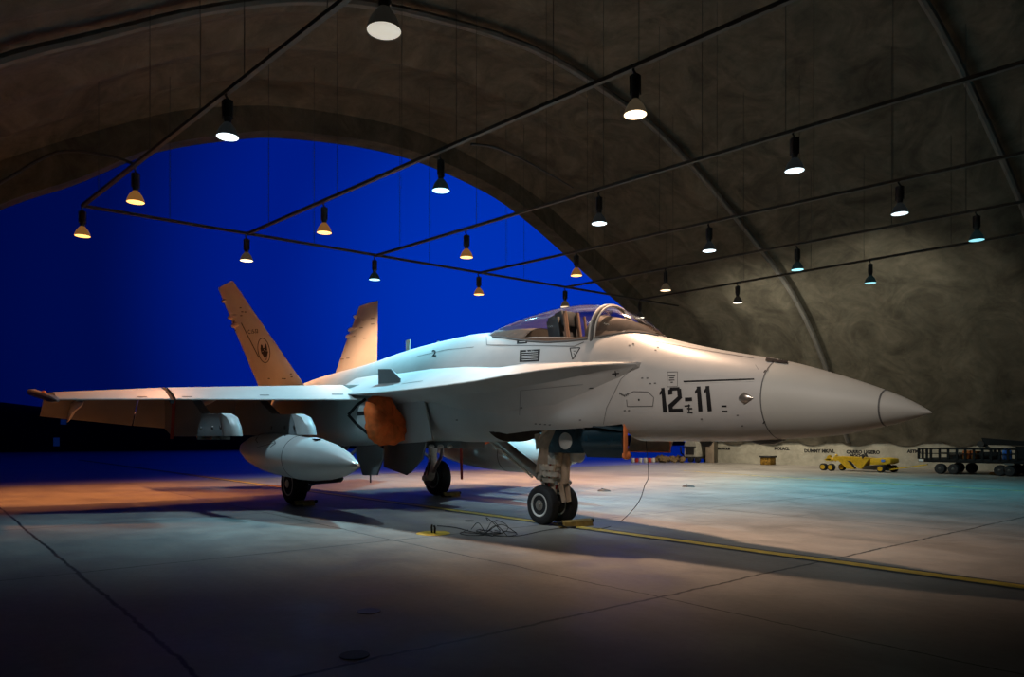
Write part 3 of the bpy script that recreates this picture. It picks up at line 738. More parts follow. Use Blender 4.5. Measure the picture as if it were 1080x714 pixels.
# ================================================================== loose things on the jet
for sd in (1, -1):
    rs = []
    for s, k in ((8.16, 1.02), (8.12, 1.06), (8.02, 1.05), (7.93, .97), (7.88, .82), (7.86, .55), (7.86, .2)):
        r = fring(8.12, NT, 0, 40); rr = []
        for i, p in enumerate(r):
            yy = p.y if (p.y > 0 or p.z < 1.45) else p.y*(1-.85*min(1, (p.z-1.45)/.40))
            wv = 1+.03*math.sin(i*2.7)+.02*math.sin(i*1.3+s*30)
            rr.append(Vector((s+.015*math.sin(i*1.9+k*5)+(1.5-p.z)*-.10*(0 if s > 8.1 else 1), sd*(.97+yy*k*wv), 1.53+(p.z-1.53)*k*wv)))
        rs.append(rr)
    o = obj('intake_cover', rings(bmn(), rs), M['orange'], None, 60)
    tag(o, ('crumpled orange cloth cover plugging the near engine intake under the wing root' if sd == 1 else 'orange cloth cover plugging the far engine intake, behind the fuselage'), 'intake cover')

bm = bmn(); tube(bm, [(183.2, 0)]*0 or [at(183.5, 423, 1, 3.78), at(182.5, 444, 1, 3.76), at(181, 463, 1, 3.78)], .028, 4)
o = tag(obj('warning_streamer', bm, M['red']), 'narrow red cloth streamer hanging from the underside of the near wing', 'streamer')

# ================================================================== THE SHELTER
def V3(t): return Vector(t)
def catmull(pts, n):
    out = []
    P_ = [Vector(p) for p in pts]; P_ = [P_[0]*2-P_[1]]+P_+[P_[-1]*2-P_[-2]]
    m = len(P_)-3
    for k in range(n+1):
        t = k/n*m; i = min(int(t), m-1); f = t-i
        a, b, c, d = P_[i:i+4]
        out.append(.5*((2*b)+(c-a)*f+(2*a-5*b+4*c-d)*f*f+(3*b-a-3*c+d)*f**3))
    return out
OPEN = [(-23.9, 0), (-23.2, 1.9), (-21.6, 4.2), (-19.2, 6.35), (-15.93, 8.05), (-11.58, 10.15), (-8.8, 10.9), (-5.59, 11.15), (-1.9, 10.68), (.1, 10.05), (2, 9.2), (3.8, 7.95), (5.5, 6.9), (8.2, 4.8), (10.3, 2.4), (11.6, 0)]
VALT = [(-24.0, .95), (-23.55, 1.6), (-21.9, 4.25), (-19.5, 6.75), (-16.2, 8.75), (-12, 10.75), (-8.9, 11.55), (-5.6, 11.85), (-1.7, 11.35), (.6, 10.7), (2.6, 9.75), (4.6, 8.5), (6.4, 7.3), (9.1, 5.0), (11.2, 2.6), (12.2, .95)]
S_OPEN = 18.8; S_BACK = -22.0
# interior of the vault: sprayed concrete, scalloped every two metres
def concrete_mat(name, col, dark=.42, rough=.85):
    m = bpy.data.materials.new(name); m.use_nodes = True; nt = m.node_tree; N = nt.nodes; L = nt.links; b = N['Principled BSDF']
    b.inputs['Roughness'].default_value = rough; b.inputs['Specular IOR Level'].default_value = .25
    tc = N.new('ShaderNodeTexCoord')
    n1 = N.new('ShaderNodeTexNoise'); n1.inputs['Scale'].default_value = .55; n1.inputs['Detail'].default_value = 9; n1.inputs['Roughness'].default_value = .65; n1.inputs['Distortion'].default_value = 1.6
    n2 = N.new('ShaderNodeTexNoise'); n2.inputs['Scale'].default_value = 3.2; n2.inputs['Detail'].default_value = 6; n2.inputs['Distortion'].default_value = .8
    L.new(tc.outputs['Object'], n1.inputs['Vector']); L.new(tc.outputs['Object'], n2.inputs['Vector'])
    cr = N.new('ShaderNodeValToRGB'); cr.color_ramp.elements[0].position = .32; cr.color_ramp.elements[1].position = .68
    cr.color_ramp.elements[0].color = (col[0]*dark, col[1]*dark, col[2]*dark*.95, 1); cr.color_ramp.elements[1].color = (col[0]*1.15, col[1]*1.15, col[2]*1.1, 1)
    L.new(n1.outputs['Fac'], cr.inputs[0])
    mx = N.new('ShaderNodeMixRGB'); mx.blend_type = 'MULTIPLY'; mx.inputs[0].default_value = .45
    L.new(cr.outputs[0], mx.inputs[1]); L.new(n2.outputs['Fac'], mx.inputs[2]); 
    L.new(mx.outputs[0], b.inputs['Base Color'])
    bp = N.new('ShaderNodeBump'); bp.inputs['Strength'].default_value = .35; bp.inputs['Distance'].default_value = .08
    L.new(n2.outputs['Fac'], bp.inputs['Height']); L.new(bp.outputs['Normal'], b.inputs['Normal'])
    return m
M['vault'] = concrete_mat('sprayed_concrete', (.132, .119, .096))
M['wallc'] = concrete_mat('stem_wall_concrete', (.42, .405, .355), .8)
M['rib'] = mat('conduit_rib', (.10, .095, .09), .6, 0, .4, .2, 2)
prof = catmull([(0, a, b) for a, b in VALT], 60)
bm = bmn(); prev = None
nS = 164
for i in range(nS+1):
    s = S_BACK+(S_OPEN-S_BACK)*i/nS
    sc = abs(math.sin(PI*(s-S_OPEN)/2.0))                # bulge between frames
    cur = []
    for k, p in enumerate(prof):
        nrm = (p-Vector((0, -6, 0))).normalized()
        g = (.22*sc+.03*math.sin(s*2.1+k*.7)*math.sin(k*.33))*min(1, k/5, (len(prof)-1-k)/5)
        q = p+nrm*g
        if k in (0, len(prof)-1): q = Vector((0, p.y+(.03 if k == 0 else -.03), .90+.30*(1-sc)))
        cur.append(bm.verts.new((s, q.y, q.z)))
    if prev:
        for k in range(len(cur)-1): bm.faces.new((prev[k], prev[k+1], cur[k+1], cur[k]))
    prev = cur
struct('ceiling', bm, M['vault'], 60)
# low stem walls
def boxw(name, x0, x1, y0, y1, z0, z1, m): return struct(name, box(bmn(), ((x0+x1)/2, (y0+y1)/2, (z0+z1)/2), (x1-x0, y1-y0, z1-z0)), m)
boxw('wall_right', S_BACK, S_OPEN+.3, -24.6, -24.05, 0, 1.34, M['wallc'])
boxw('wall_left', S_BACK, S_OPEN+.3, 12.25, 12.8, 0, 1.34, M['wallc'])
# back wall
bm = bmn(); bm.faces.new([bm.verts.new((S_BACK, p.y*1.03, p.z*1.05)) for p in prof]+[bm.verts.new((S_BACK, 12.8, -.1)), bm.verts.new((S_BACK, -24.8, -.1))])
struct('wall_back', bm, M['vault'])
# front ring around the opening
op = catmull([(0, a, b) for a, b in OPEN], 72)
bm = bmn(); n = len(op)
outer = []
for k, p in enumerate(op):
    t = k/(n-1); q = catmull([(0, a, b) for a, b in [(-24.9, -.1)]+VALT+[(13.0, -.1)]], n-1)[k]
    d = (q-Vector((0, -6, 0))).normalized(); outer.append(q+d*1.0)
La = []
for s, pts in ((S_OPEN, op), (S_OPEN+.7, op), (S_OPEN+.7, outer), (S_OPEN-.02, outer)):
    La.append([bm.verts.new((s, p.y, max(p.z, -.05) if pts is op else p.z)) for p in pts])
for A, B in ((0, 1), (1, 2), (2, 3), (3, 0)):
    for k in range(n-1): bm.faces.new((La[A][k], La[A][k+1], La[B][k+1], La[B][k]))
struct('wall_front', bm, M['vault'])
# conduits following the arch
for i, (s, r) in enumerate(((12.1, .10), (4.05, .10))):
    pr = catmull([(0, a, b) for a, b in VALT], 60)
    pts = []
    for p in pr[1:60]:
        nr = (Vector((0, -6, 0))-p).normalized(); pts.append((s, p.y+nr.y*.08, p.z+nr.z*.08))
    struct('trim_%d' % (i+1), tube(bmn(), pts, r, 8), M['rib'])

# floor: slabs with joints, stains, polish
def floor_mat():
    m = bpy.data.materials.new('hangar_floor_concrete'); m.use_nodes = True; nt = m.node_tree; N = nt.nodes; L = nt.links; b = N['Principled BSDF']
    tc = N.new('ShaderNodeTexCoord'); ob = tc.outputs['Object']
    def noise(sc, det=6, dist=0, rough=.6, vec=ob):
        n = N.new('ShaderNodeTexNoise'); n.inputs['Scale'].default_value = sc; n.inputs['Detail'].default_value = det; n.inputs['Distortion'].default_value = dist; n.inputs['Roughness'].default_value = rough
        L.new(vec, n.inputs['Vector']); return n.outputs['Fac']
    def math_(op, a, b_=None, c=None):
        n = N.new('ShaderNodeMath'); n.operation = op
        for i, v in enumerate((a, b_, c)):
            if v is None: continue
            if isinstance(v, (int, float)): n.inputs[i].default_value = v
            else: L.new(v, n.inputs[i])
        return n.outputs[0]
    def rng(v, a, b_, c, d):
        n = N.new('ShaderNodeMapRange'); 
        for i, x in enumerate((a, b_, c, d)): n.inputs[i+1].default_value = x
        L.new(v, n.inputs[0]); return n.outputs[0]
    mp = N.new('ShaderNodeMapping'); mp.inputs['Scale'].default_value = (.25, 1.0, 1); L.new(ob, mp.inputs['Vector'])
    big = noise(.35, 5, .6); mid = noise(1.7, 8, .4); fine = noise(14, 6); sweep = noise(.8, 7, .5, .6, mp.outputs[0])
    v = math_('ADD', rng(big, .3, .7, .72, 1.1), rng(mid, .3, .7, -.14, .14)); v = math_('ADD', v, rng(fine, .3, .7, -.07, .07)); v = math_('ADD', v, rng(sweep, .3, .7, -.22, .16))
    sep = N.new('ShaderNodeSeparateXYZ'); L.new(ob, sep.inputs[0])
    wob = rng(noise(1.3, 5), 0, 1, -.05, .05); wob2 = rng(noise(9, 3), 0, 1, -.02, .02); w = math_('ADD', wob, wob2)
    mask = None
    def joint(axis, c, wd):
        nonlocal mask
        d = math_('ABSOLUTE', math_('ADD', math_('SUBTRACT', sep.outputs[axis], c), w))
        k = rng(d, wd*.4, wd, 1, 0); mask = k if mask is None else math_('MAXIMUM', mask, k)
    joint(1, 5.92, .022); joint(1, 2.62, .013); joint(0, 5.0, .016); joint(0, .98, .022)
    for c in (-3.1, -7.2, -11.3, -15.4): joint(0, c, .015)
    for c in (9.1, 13.2, 17.3): joint(0, c, .016)
    for c in (-3.6, -8.2, -12.9, -17.6, -22): joint(1, c, .014)
    col = N.new('ShaderNodeMixRGB'); L.new(mask, col.inputs[0]); col.inputs[2].default_value = (.012, .010, .008, 1)
    base = N.new('ShaderNodeVectorMath'); base.operation = 'SCALE'; base.inputs[0].default_value = (.27, .255, .235); L.new(v, base.inputs['Scale'])
    L.new(base.outputs[0], col.inputs[1]); L.new(col.outputs[0], b.inputs['Base Color'])
    L.new(rng(mid, .3, .7, .38, .62), b.inputs['Roughness']); b.inputs['Specular IOR Level'].default_value = .32
    bp = N.new('ShaderNodeBump'); bp.inputs['Strength'].default_value = .12; bp.inputs['Distance'].default_value = .02
    L.new(fine, bp.inputs['Height']); L.new(bp.outputs[0], b.inputs['Normal'])
    return m
M['floor'] = floor_mat()
bm = bmn(); bm.faces.new([bm.verts.new(p) for p in ((S_BACK, -25, 0), (S_OPEN+.7, -25, 0), (S_OPEN+.7, 13, 0), (S_BACK, 13, 0))])
struct('floor', bm, M['floor'])
M['apron'] = mat('apron_concrete', (.26, .27, .30), .30, 0, .6, .25, .35)
bm = bmn(); bm.faces.new([bm.verts.new(p) for p in ((S_OPEN+.7, -120, -.002), (160, -120, -.002), (160, 120, -.002), (S_OPEN+.7, 120, -.002))])
struct('apron', bm, M['apron'])
M['lineY'] = mat('taxi_line_yellow', (.62, .42, .04), .55, 0, .4, .35, 5)
M['lineK'] = mat('taxi_line_edge', (.035, .04, .05), .6, 0, .3, .2, 5)
def strip(name, pts, w, z, m):
    bm = bmn(); pr = None
    for i, p in enumerate(pts):
        a = Vector(pts[max(i-1, 0)]); c = Vector(pts[min(i+1, len(pts)-1)]); d = (c-a).normalized(); nn = Vector((-d.y, d.x, 0))*w/2; p = Vector(p)
        cur = (bm.verts.new((p.x-nn.x, p.y-nn.y, z)), bm.verts.new((p.x+nn.x, p.y+nn.y, z)))
        if pr: bm.faces.new((pr[0], pr[1], cur[1], cur[0]))
        pr = cur
    return struct(name, bm, m)
cl = [(s, .02, 0) for s in (-14, -6, 0, 5, 10, 14, 20, 44)]
strip('trim_3', cl, .30, .003, M['lineK']); strip('trim_4', cl, .17, .006, M['lineY'])
strip('trim_5', [(14.2, -15.2, 0), (11.9, -14.5, 0), (8.57, -13.6, 0), (2.73, -12.73, 0), (-6, -12.0, 0)], .09, .003, M['lineY'])
# apron horizon: earth bank and low sheds
M['berm'] = mat('night_earth_bank', (.012, .014, .02), .95, 0, .1, .4, .3)
bm = bmn(); rows = []
for i in range(90):
    y = -95+2.4*i; h = 4.35+.22*math.sin(y*.23)+.15*math.sin(y*.71+1)
    if y < -8: h *= max(.40, 1-(-8-y)*.03)
    rows.append([bm.verts.new((73+.2*math.sin(y*.3), y, -.02)), bm.verts.new((76, y, h*.75)), bm.verts.new((79, y, h)), bm.verts.new((86, y, h*.9)), bm.verts.new((92, y, -.05))])
for a, b in zip(rows[:-1], rows[1:]):
    for k in range(4): bm.faces.new((a[k], b[k], b[k+1], a[k+1]))
struct('earth_bank', bm, M['berm'], 60)

# stencilled words on the stem wall
def wall_text(s, px, py, h, par=None):
    p = at(px, py, 1, -24.045)
    cu = bpy.data.curves.new('t', 'FONT'); cu.body = s; cu.size = h; cu.align_x = 'CENTER'; cu.align_y = 'CENTER'; cu.resolution_u = 2; cu.offset = .012
    o = bpy.data.objects.new('t', cu); COL.objects.link(o); bpy.context.view_layer.update()
    me = bpy.data.meshes.new_from_object(o.evaluated_get(bpy.context.evaluated_depsgraph_get())); bpy.data.objects.remove(o)
    me.transform(Matrix.Rotation(PI, 4, 'Z') @ Matrix.Rotation(PI/2, 4, 'X'))
    me.transform(Matrix.Translation(p)); me.materials.clear(); me.materials.append(M['black'])
    q = bpy.data.objects.new('wall_lettering', me); COL.objects.link(q); return q
for s, px, py, h, lab in (('TIRA MOLIB', 762.5, 473.3, .155, 'black stencilled words at the far end of the low wall'),
                     ('MOLACL', 824.5, 473.3, .19, 'black stencilled word above the mustard bin on the low wall'),
                     ('DUMMY MK/VL', 864, 475.8, .21, 'black stencilled words just left of the yellow loader, on the low wall'),
                     ('CARRO LIGERO', 910, 477.0, .20, 'upper line of black stencilled words above the yellow loader'),
                     ('MOCHILA', 906, 480.8, .17, 'lower, shorter line of black stencilled words above the yellow loader'),
                     ('ASTM5', 964, 476.2, .17, 'black stencilled word on the low wall beside the dark trailer')):
    tag(wall_text(s, px, py, h), lab, 'lettering')

# ================================================================== LAMP GRID
HT = 6.5
def node(px, py): return at(px, py, 2, HT)
GRID = dict(A=[(87, 217), (143, 176), (240, 97)], B=[(260, 247), (342, 213), (465, 162), (670, 70)], C=[(395, 270), (492, 243), (632, 202), (838, 138)],
            D=[(505, 288), (608, 265), (748, 235), (949, 190)], E=[(596, 303), (702, 283), (841, 258), (1030, 222)], F=[(675, 316), (778, 298), (918, 274)])
def zc(x, y):                       # ceiling height over a point
    for a, b in zip(prof[:-1], prof[1:]):
        if a.y <= y <= b.y: return a.z+(b.z-a.z)*(y-a.y)/(b.y-a.y)
    return 2
labs = dict(A='thin dark cable tray carrying lamps, nearest the left side of the arch', B='thin dark cable tray running right above the jet', C='thin dark cable tray just beyond the jet cockpit, third from the left',
            D='thin dark cable tray, fourth from the left side', E='thin dark cable tray, fifth from the left side', F='thin dark cable tray nearest the right side of the vault')
def tray(pts, label, hang):
    a, b = Vector(pts[0]), Vector(pts[-1])
    t = thing('cable_tray', label, 'cable tray', tuple(a))
    OFF[t.name] = a
    bm = bmn()
    for p, q in zip(pts[:-1], pts[1:]):
        p = Vector(p); q = Vector(q); u = (q-p).normalized(); nn = Vector((-u.y, u.x, 0))*.035
        prism(bm, [p-nn+UP*.03, p-nn-UP*.03, p+nn-UP*.03, p+nn+UP*.03], q-p)
    obj('tray_channel', bm, M['tray'], t)
    for p in hang:
        p = Vector(p); z = zc(0, p.y)+.1
        if z > HT+.3: obj('hanger_wire', cone(bmn(), p, (p.x, p.y, z), .0065, .0065, 4), M['wire'], t)
    return t
ENDS = {}
for k, pts in GRID.items():
    ps = [node(*p) for p in pts]; d = (ps[-1]-ps[0]).normalized()
    end = ps[-1]+d*(ps[-1].x+9.5)/abs(d.x)
    ENDS[k] = (ps, d)
    L0 = ps[0]; tot = (end-L0).length
    hang = [L0+d*q for q in [1.2]+[4.3+3.9*j for j in range(int((tot-5)/3.9))]+[6.6+3.9*j for j in range(2)]]
    tray([L0, end], labs[k], hang)
cross = [ENDS[k][0][0] for k in 'ABCDEF']; dd = (cross[-1]-cross[0]).normalized(); 
hang = []
for a, b in zip(cross[:-1], cross[1:]): hang += [a+(b-a)*.5]
tray([cross[0]]+[cross[-1]]+[cross[-1]+dd*2.2], 'thin dark cross tray near the arch opening that all the lamp rows join', [*hang])
# power cables sagging from the trays to the vault
c0 = cross[0]
a = node(135, 170); 
pc = [ENDS['A'][0][1]+Vector((0, .0, .05)), at(112, 164, 0, 13.0), at(60, 161, 0, 13.3), at(0, 193, 0, 13.6), at(-60, 222, 0, 13.9)]
tag(obj('power_cable', tube(bmn(), catmull(pc, 24), .03, 6), M['wire']), 'thick dark power cable leaving the leftmost lamp row toward the left side of the vault', 'cable')
pc = [at(x, y, 2, z) for x, y, z in ((497, 152, 6.55), (520, 155, 6.9), (545, 165, 7.3), (575, 181, 7.6), (604, 198, 7.9))]
tag(obj('power_cable', tube(bmn(), catmull(pc, 16), .022, 6), M['wire']), 'thin dark cable arching up from the second lamp row to the vault', 'cable')

LC = dict(O=(1, .34, .085), o=(1, .53, .28), w=(1, .64, .42), n=(1, .86, .68), c=(.55, .84, 1.0), y=(.32, .80, 1.0), t=(.08, .75, .95))
LE_ = dict(o=(1, .42, .10), w=(1, .72, .42), n=(1, .9, .72), c=(.75, .93, 1.0), y=(.35, .85, 1.0), t=(.3, .85, .95))
LENS = {}; REF = {}
def lens_mat(k, dim):
    key = (k, dim)
    if key not in LENS:
        c = LE_[k]; LENS[key] = mat('lamp_lens_%s_%d' % (k, int(dim*100)), (.8, .8, .8), .4, emit=c, es=(9.0*dim if dim < .1 else {'o': 3.0, 'w': 3.2, 'y': 1.8, 't': 1.7}.get(k, 3.2)*max(.45, min(dim, 1.3))))
    return LENS[key]
def make_lamp(nm, loc, kind, dim, label):
    t = thing('high_bay_lamp', label, 'hanging lamp', loc, random.uniform(0, .6), 'high-bay lamps on the cable trays')
    obj('hook', tube(bmn(), [(0, 0, .03), (.03, 0, -.02), (0, 0, -.07), (0, 0, -.11)], .018, 6), M['lampb'], t)
    obj('ballast_case', cone(cone(bmn(), (0, 0, -.10), (0, 0, -.36), .068, .068, 14), (0, 0, -.36), (0, 0, -.45), .062, .045, 14), M['lampb'], t)
    bm = bmn()
    for a in range(4): box(bm, (.075*math.cos(a*PI/2), .075*math.sin(a*PI/2), -.24), (.014, .014, .28))
    obj('guard_bars', bm, M['lampb'], t)
    obj('reflector', rings(bmn(), [[Vector((r*math.cos(2*PI*q/28), r*math.sin(2*PI*q/28), z)) for q in range(28)] for r, z in ((.05, -.44), (.075, -.47), (.12, -.53), (.150, -.60), (.165, -.66), (.160, -.66), (.145, -.60), (.115, -.54), (.06, -.48))], False), REF.setdefault(kind, mat('lamp_reflector_'+kind, (.07, .065, .06), .45, .6, .5, emit=LE_[kind], es={'o': .17, 'w': .04}.get(kind, .008))), t)  # reflector emission imitates lamp light bleeding through it
    obj('lens', lathe(bmn(), (0, 0, -.655), (0, 0, -1), [(-.02, .156), (.0, .158), (.008, .12), (.012, .02)], 28), lens_mat(kind, dim), t)
    return t
base_lamp = None
LAMPS = [ # tray, node, colour, lens brightness, power, label, screen-size independent
 ('A', 0, 'o', 1, 3.0, 'orange glowing high-bay lamp at the far left corner of the grid'),
 ('A', 1, 'o', 1, 2.6, 'orange glowing high-bay lamp second from the corner on the leftmost tray'),
 ('A', 2, 'c', 1, 1.15, 'cool white high-bay lamp on the leftmost tray, tilted reflector, high above the near wing'),
 ('A', 3, 'n', .055, .05, 'large dim greyish high-bay lamp at the top of the view, nearest of all'),
 ('B', 0, 'w', 1, 1.0, 'warm white high-bay lamp above the near tail fin'),
 ('B', 1, 'o', 1, 1.5, 'orange high-bay lamp between the two tail fins, on the second tray'),
 ('B', 2, 'y', 1.6, 2.6, 'bright blue-white high-bay lamp above the jet spine on the second tray'),
 ('B', 3, 'w', 1, 2.4, 'warm white high-bay lamp high above the cockpit on the second tray'),
 ('C', 0, 'y', 1, 1.2, 'cyan high-bay lamp just above and behind the far tail fin'),
 ('C', 1, 'o', 1, 2.2, 'orange high-bay lamp on the third tray, against the blue sky'),
 ('C', 2, 'c', 1, 1.3, 'cool white high-bay lamp on the third tray where sky meets the arch edge'),
 ('C', 3, 'c', .5, .35, 'dull cool white high-bay lamp on the third tray, against the dark vault'),
 ('D', 0, 'o', 1, 2.2, 'orange high-bay lamp lowest against the sky, left of the canopy'),
 ('D', 1, 'o', 1, 2.6, 'orange high-bay lamp above the canopy where the arch edge crosses it'),
 ('D', 2, 'c', .9, 1.2, 'cool white high-bay lamp on the fourth tray, against the vault'),
 ('D', 3, 'c', .4, .3, 'dim bluish high-bay lamp on the fourth tray towards the right edge'),
 ('E', 0, 'w', .3, .5, 'high-bay lamp half hidden right behind the canopy top'),
 ('E', 1, 'w', .8, 1.2, 'warm white high-bay lamp on the fifth tray, right of the canopy'),
 ('E', 2, 't', .9, 1.6, 'teal tinted high-bay lamp on the fifth tray, mid vault'),
 ('E', 3, 't', .6, .35, 'cyan tinted high-bay lamp at the far right of the fifth tray'),
 ('F', 0, 'n', .7, 1.0, 'warm white high-bay lamp just above the sloping windshield'),
 ('F', 1, 'n', .6, .8, 'small white high-bay lamp on the sixth tray, left of the dark conduit'),
 ('F', 2, 't', .6, .45, 'small bluish high-bay lamp on the sixth tray, rightmost of its row'),
]
W0 = 620
def spot(loc, col, pw, size=150, blend=.6, rad=.14, tgt=None):  # serves the hanging lamps and the added fill spots
    l = bpy.data.lights.new('lamp_or_fill_spot', 'SPOT'); l.energy = pw; l.color = col; l.spot_size = math.radians(size); l.spot_blend = blend; l.shadow_soft_size = rad
    o = bpy.data.objects.new('lamp_or_fill_spot', l); COL.objects.link(o); o.location = loc
    if tgt is not None: o.rotation_euler = (Vector(tgt)-Vector(loc)).to_track_quat('-Z', 'Y').to_euler()
    return o
for tr, i, kind, dim, pw, lab in LAMPS:
    ps, d = ENDS[tr]
    p = ps[i] if i < len(ps) else ps[-1]+d*4.15
    if (tr, i) == ('A', 3):
        p = at(405, 30, 2, 5.85)+UP*.79
    p = Vector(p)-UP*.03
    if base_lamp is None:
        base_lamp = make_lamp('l', p, kind, dim, lab)
        base_kids = list(base_lamp.children)
    else:
        r = base_lamp.copy(); COL.objects.link(r); r.location = p; r['label'] = lab; r.scale = (1.2,)*3 if (tr, i) == ('A', 3) else (1, 1, 1); r.rotation_euler = (0, 0, random.uniform(0, 1.5))
        for ch in base_kids:
            c = ch.copy(); COL.objects.link(c); c.parent = r
            if ch.name.startswith('lens'):
                c.data = ch.data.copy(); c.data.materials[0] = lens_mat(kind, dim)
            if ch.name.startswith('reflector'):
                c.data = ch.data.copy(); c.data.materials[0] = REF.setdefault(kind, mat('lamp_reflector_'+kind, (.07, .065, .06), .45, .6, .5, emit=LE_[kind], es={'o': .17, 'w': .04}.get(kind, .008)))  # lamp bleed put into the reflector as emission
    spot(p-UP*.82, LC['O' if (tr in 'A' and kind == 'o') or (tr, i) == ('B', 0) else kind], W0*pw*(1.3 if tr != 'A' else .8), {'F': 155, 'A': 96}.get(tr, 98 if (tr, i) == ('B', 3) else 108), 1.0)

# ================================================================== GEAR ALONG THE WALL
def floor_at(px, py): return at(px, py, 2, 0)
# chocks
def chock(loc, rz, label, L=.5):
    t = thing('wheel_chock', label, 'wheel chock', loc, rz)
    obj('chock_bar', rings(bmn(), [[(x, -.07, 0), (x, .07, 0), (x, .045, .075), (x, 0, .10), (x, -.045, .075)] and [Vector(v) for v in ((x, -.07, 0), (x, .07, 0), (x, .045, .075), (x, 0, .10), (x, -.045, .075))] for x in (-L/2, L/2)]), M['chock'], t)
    for q in (-1, 1):
        obj('rope_knot', lathe(bmn(), (q*(L/2+.05), .02*q, .06), (1, .3, .4*q), [(-.05, .01), (-.02, .03), (.02, .032), (.06, .012)], 10), M['black'], t)
    obj('chock_rope', tube(bmn(), [(L/2, 0, .08), (L/2+.08, .06, .05), (L/2+.03, .14, .02), (L/2-.1, .16, .02)], .012, 6), M['black'], t)
    return t
chock((4.56, -.02, 0), PI/2-.05, 'mustard wooden chock with black rope ends in front of the nose wheels', .52)
chock((9.90, -1.60, 0), PI/2+.1, 'small chock in front of the far main wheel', .42)
chock((9.92, 1.62, 0), PI/2, 'small chock in front of the near main wheel', .36)

# tie-down points and floor plates
def disc(name, px, py, r, m, label, cat, h=.006):
    p = floor_at(px, py); return tag(obj(name, lathe(bmn(), (p.x, p.y, 0), (0, 0, 1), [(0, r), (h, r*.97), (h+.001, r*.5)], 28), m), label, cat)
p = floor_at(457, 562.5)
t = thing('tie_down_point', 'yellow painted round tie-down plate with a black shackle on the floor', 'floor fitting', (p.x, p.y, 0))
obj('painted_plate', lathe(bmn(), (0, 0, 0), (0, 0, 1), [(0, .22), (.005, .215), (.006, .1)], 28), M['lineY'], t)
obj('shackle', tube(tube(bmn(), [(-.03, 0, 0), (-.04, 0, .07), (-.02, 0, .1)], .014, 6), [(.03, 0, 0), (.04, 0, .07), (.03, 0, .11)], .014, 6), M['black'], t)
disc('drain_cover', 389, 645, .085, M['metal'], 'small round dark drain cover on the floor in the left foreground', 'drain cover')
disc('drain_cover', 374, 691.5, .085, M['black'], 'small dark floor plate nearest the camera at the bottom of the view', 'drain cover')
disc('floor_pit', 495, 549.5, .07, M['black'], 'small dark floor socket between the nose wheel and the yellow tie-down', 'floor fitting')
for px, py, lab in ((637, 518, 'low black floor fitting right of the nose gear, with a glint of light'), (726, 513.5, 'low black floor fitting below the painted number, further right')):
    p = floor_at(px, py); t = thing('floor_fitting', lab, 'floor fitting', (p.x, p.y, 0))
    obj('fitting_base', lathe(bmn(), (0, 0, 0), (0, 0, 1), [(0, .16), (.03, .13), (.045, .06), (.05, .01)], 20), M['cartk'], t)
    obj('fitting_bolt', cone(bmn(), (0, .05, .03), (0, .05, .07), .03, .02, 10), M['steel'], t)
# earthing wire hanging from the nose and loose wire on the floor
pts = [(3.2, .12, 1.19), at(684, 500, 1, .5), at(680, 512, 1, .7), at(672, 532, 1, 1.0)]
fp = [floor_at(*q) for q in ((655, 550), (640, 557), (615, 559), (598, 557), (575, 560), (545, 566), (520, 565))]
tag(obj('earthing_wire', tube(bmn(), catmull([Vector(q) for q in pts]+[f+UP*.008 for f in fp], 60), .0045, 5), M['wire']), 'thin black wire dropping from the jet nose and trailing over the floor', 'wire')
fp = [floor_at(*q)+UP*.008 for q in ((461, 555), (480, 557), (500, 562), (520, 566))]
bm = bmn(); tube(bm, catmull(fp, 20), .006, 5)
c = floor_at(512, 563)
tag(obj('loose_wire', bm, M['wire']), 'thin black wire lying from the yellow tie-down to the wire tangle', 'wire')
bm = bmn()
rnd = random.Random(3)
for q in range(6):
    o = Vector((rnd.uniform(-.25, .25), rnd.uniform(-.2, .2), 0)); r1 = rnd.uniform(.08, .22); h = rnd.uniform(.0, .22)
    tube(bm, [c+o+Vector((r1*math.cos(a)*1.3, r1*math.sin(a), .01+h*max(0, math.sin(a*.5+q))**2*(1 if q % 2 else .15))) for a in [k*.35 for k in range(16)]], .005, 5)
for e in ((497, 559), (535, 566), (526, 556), (545, 563)):
    f = floor_at(*e); tube(bm, catmull([c+UP*.01, (c+f)/2+UP*.12, f+UP*.01], 10), .005, 5)
tag(obj('wire_tangle', bm, M['wire']), 'tangle of loose black wire on the floor left of the nose wheel', 'wire')

# yellow weapons loader (seen side on, low)
pl_ = floor_at(906, 497.2)
S = 42*0+1
t = thing('weapons_loader', 'low yellow weapons loader trolley with black-hubbed wheels by the right wall', 'loader trolley', (pl_.x, pl_.y, 0), PI)
k = (pl_-CAM).dot(FW)/FPX      # metres per picture unit at this depth
cosw = 1.0
xs = lambda px: -(at(px, 497, 1, pl_.y).x-pl_.x)
zs = lambda py: (497.2-py)*k
def slab(pts, y0, y1): return prism(bmn(), [(xs(a), y0, max(.01, zs(b))) for a, b in pts], (0, y1-y0, 0))
obj('arm_plate', slab([(884, 486), (884, 481.5), (892, 481.5), (896, 484), (907, 494.6), (898, 494.6), (889, 486)], -.35, -.28), M['yellow'], t)
obj('frame_beam', slab([(871, 486), (871, 484.5), (884, 484.5), (884, 481.6), (918, 482.6), (918, 485), (909, 493.5), (906, 493.5), (898, 486)], -.1, .4), M['yellow'], t)
obj('stripe_plate', slab([(899, 486), (902, 486), (908.5, 494), (906, 494)], -.37, -.35), M['black'], t)
obj('rear_body', slab([(921, 489.8), (922, 483), (934, 482), (943, 483), (943.5, 487), (938, 489)], -.3, .4), M['yellow'], t, bevel=.02)
obj('lift_arm', slab([(909, 493), (917, 484), (921.5, 484), (914, 494)], -.42, -.32), M['yellow'], t)
obj('chassis', slab([(909, 494), (912, 491), (935, 489), (942, 494), (938, 495.4), (911, 495)], -.1, .3), M['metal'], t)
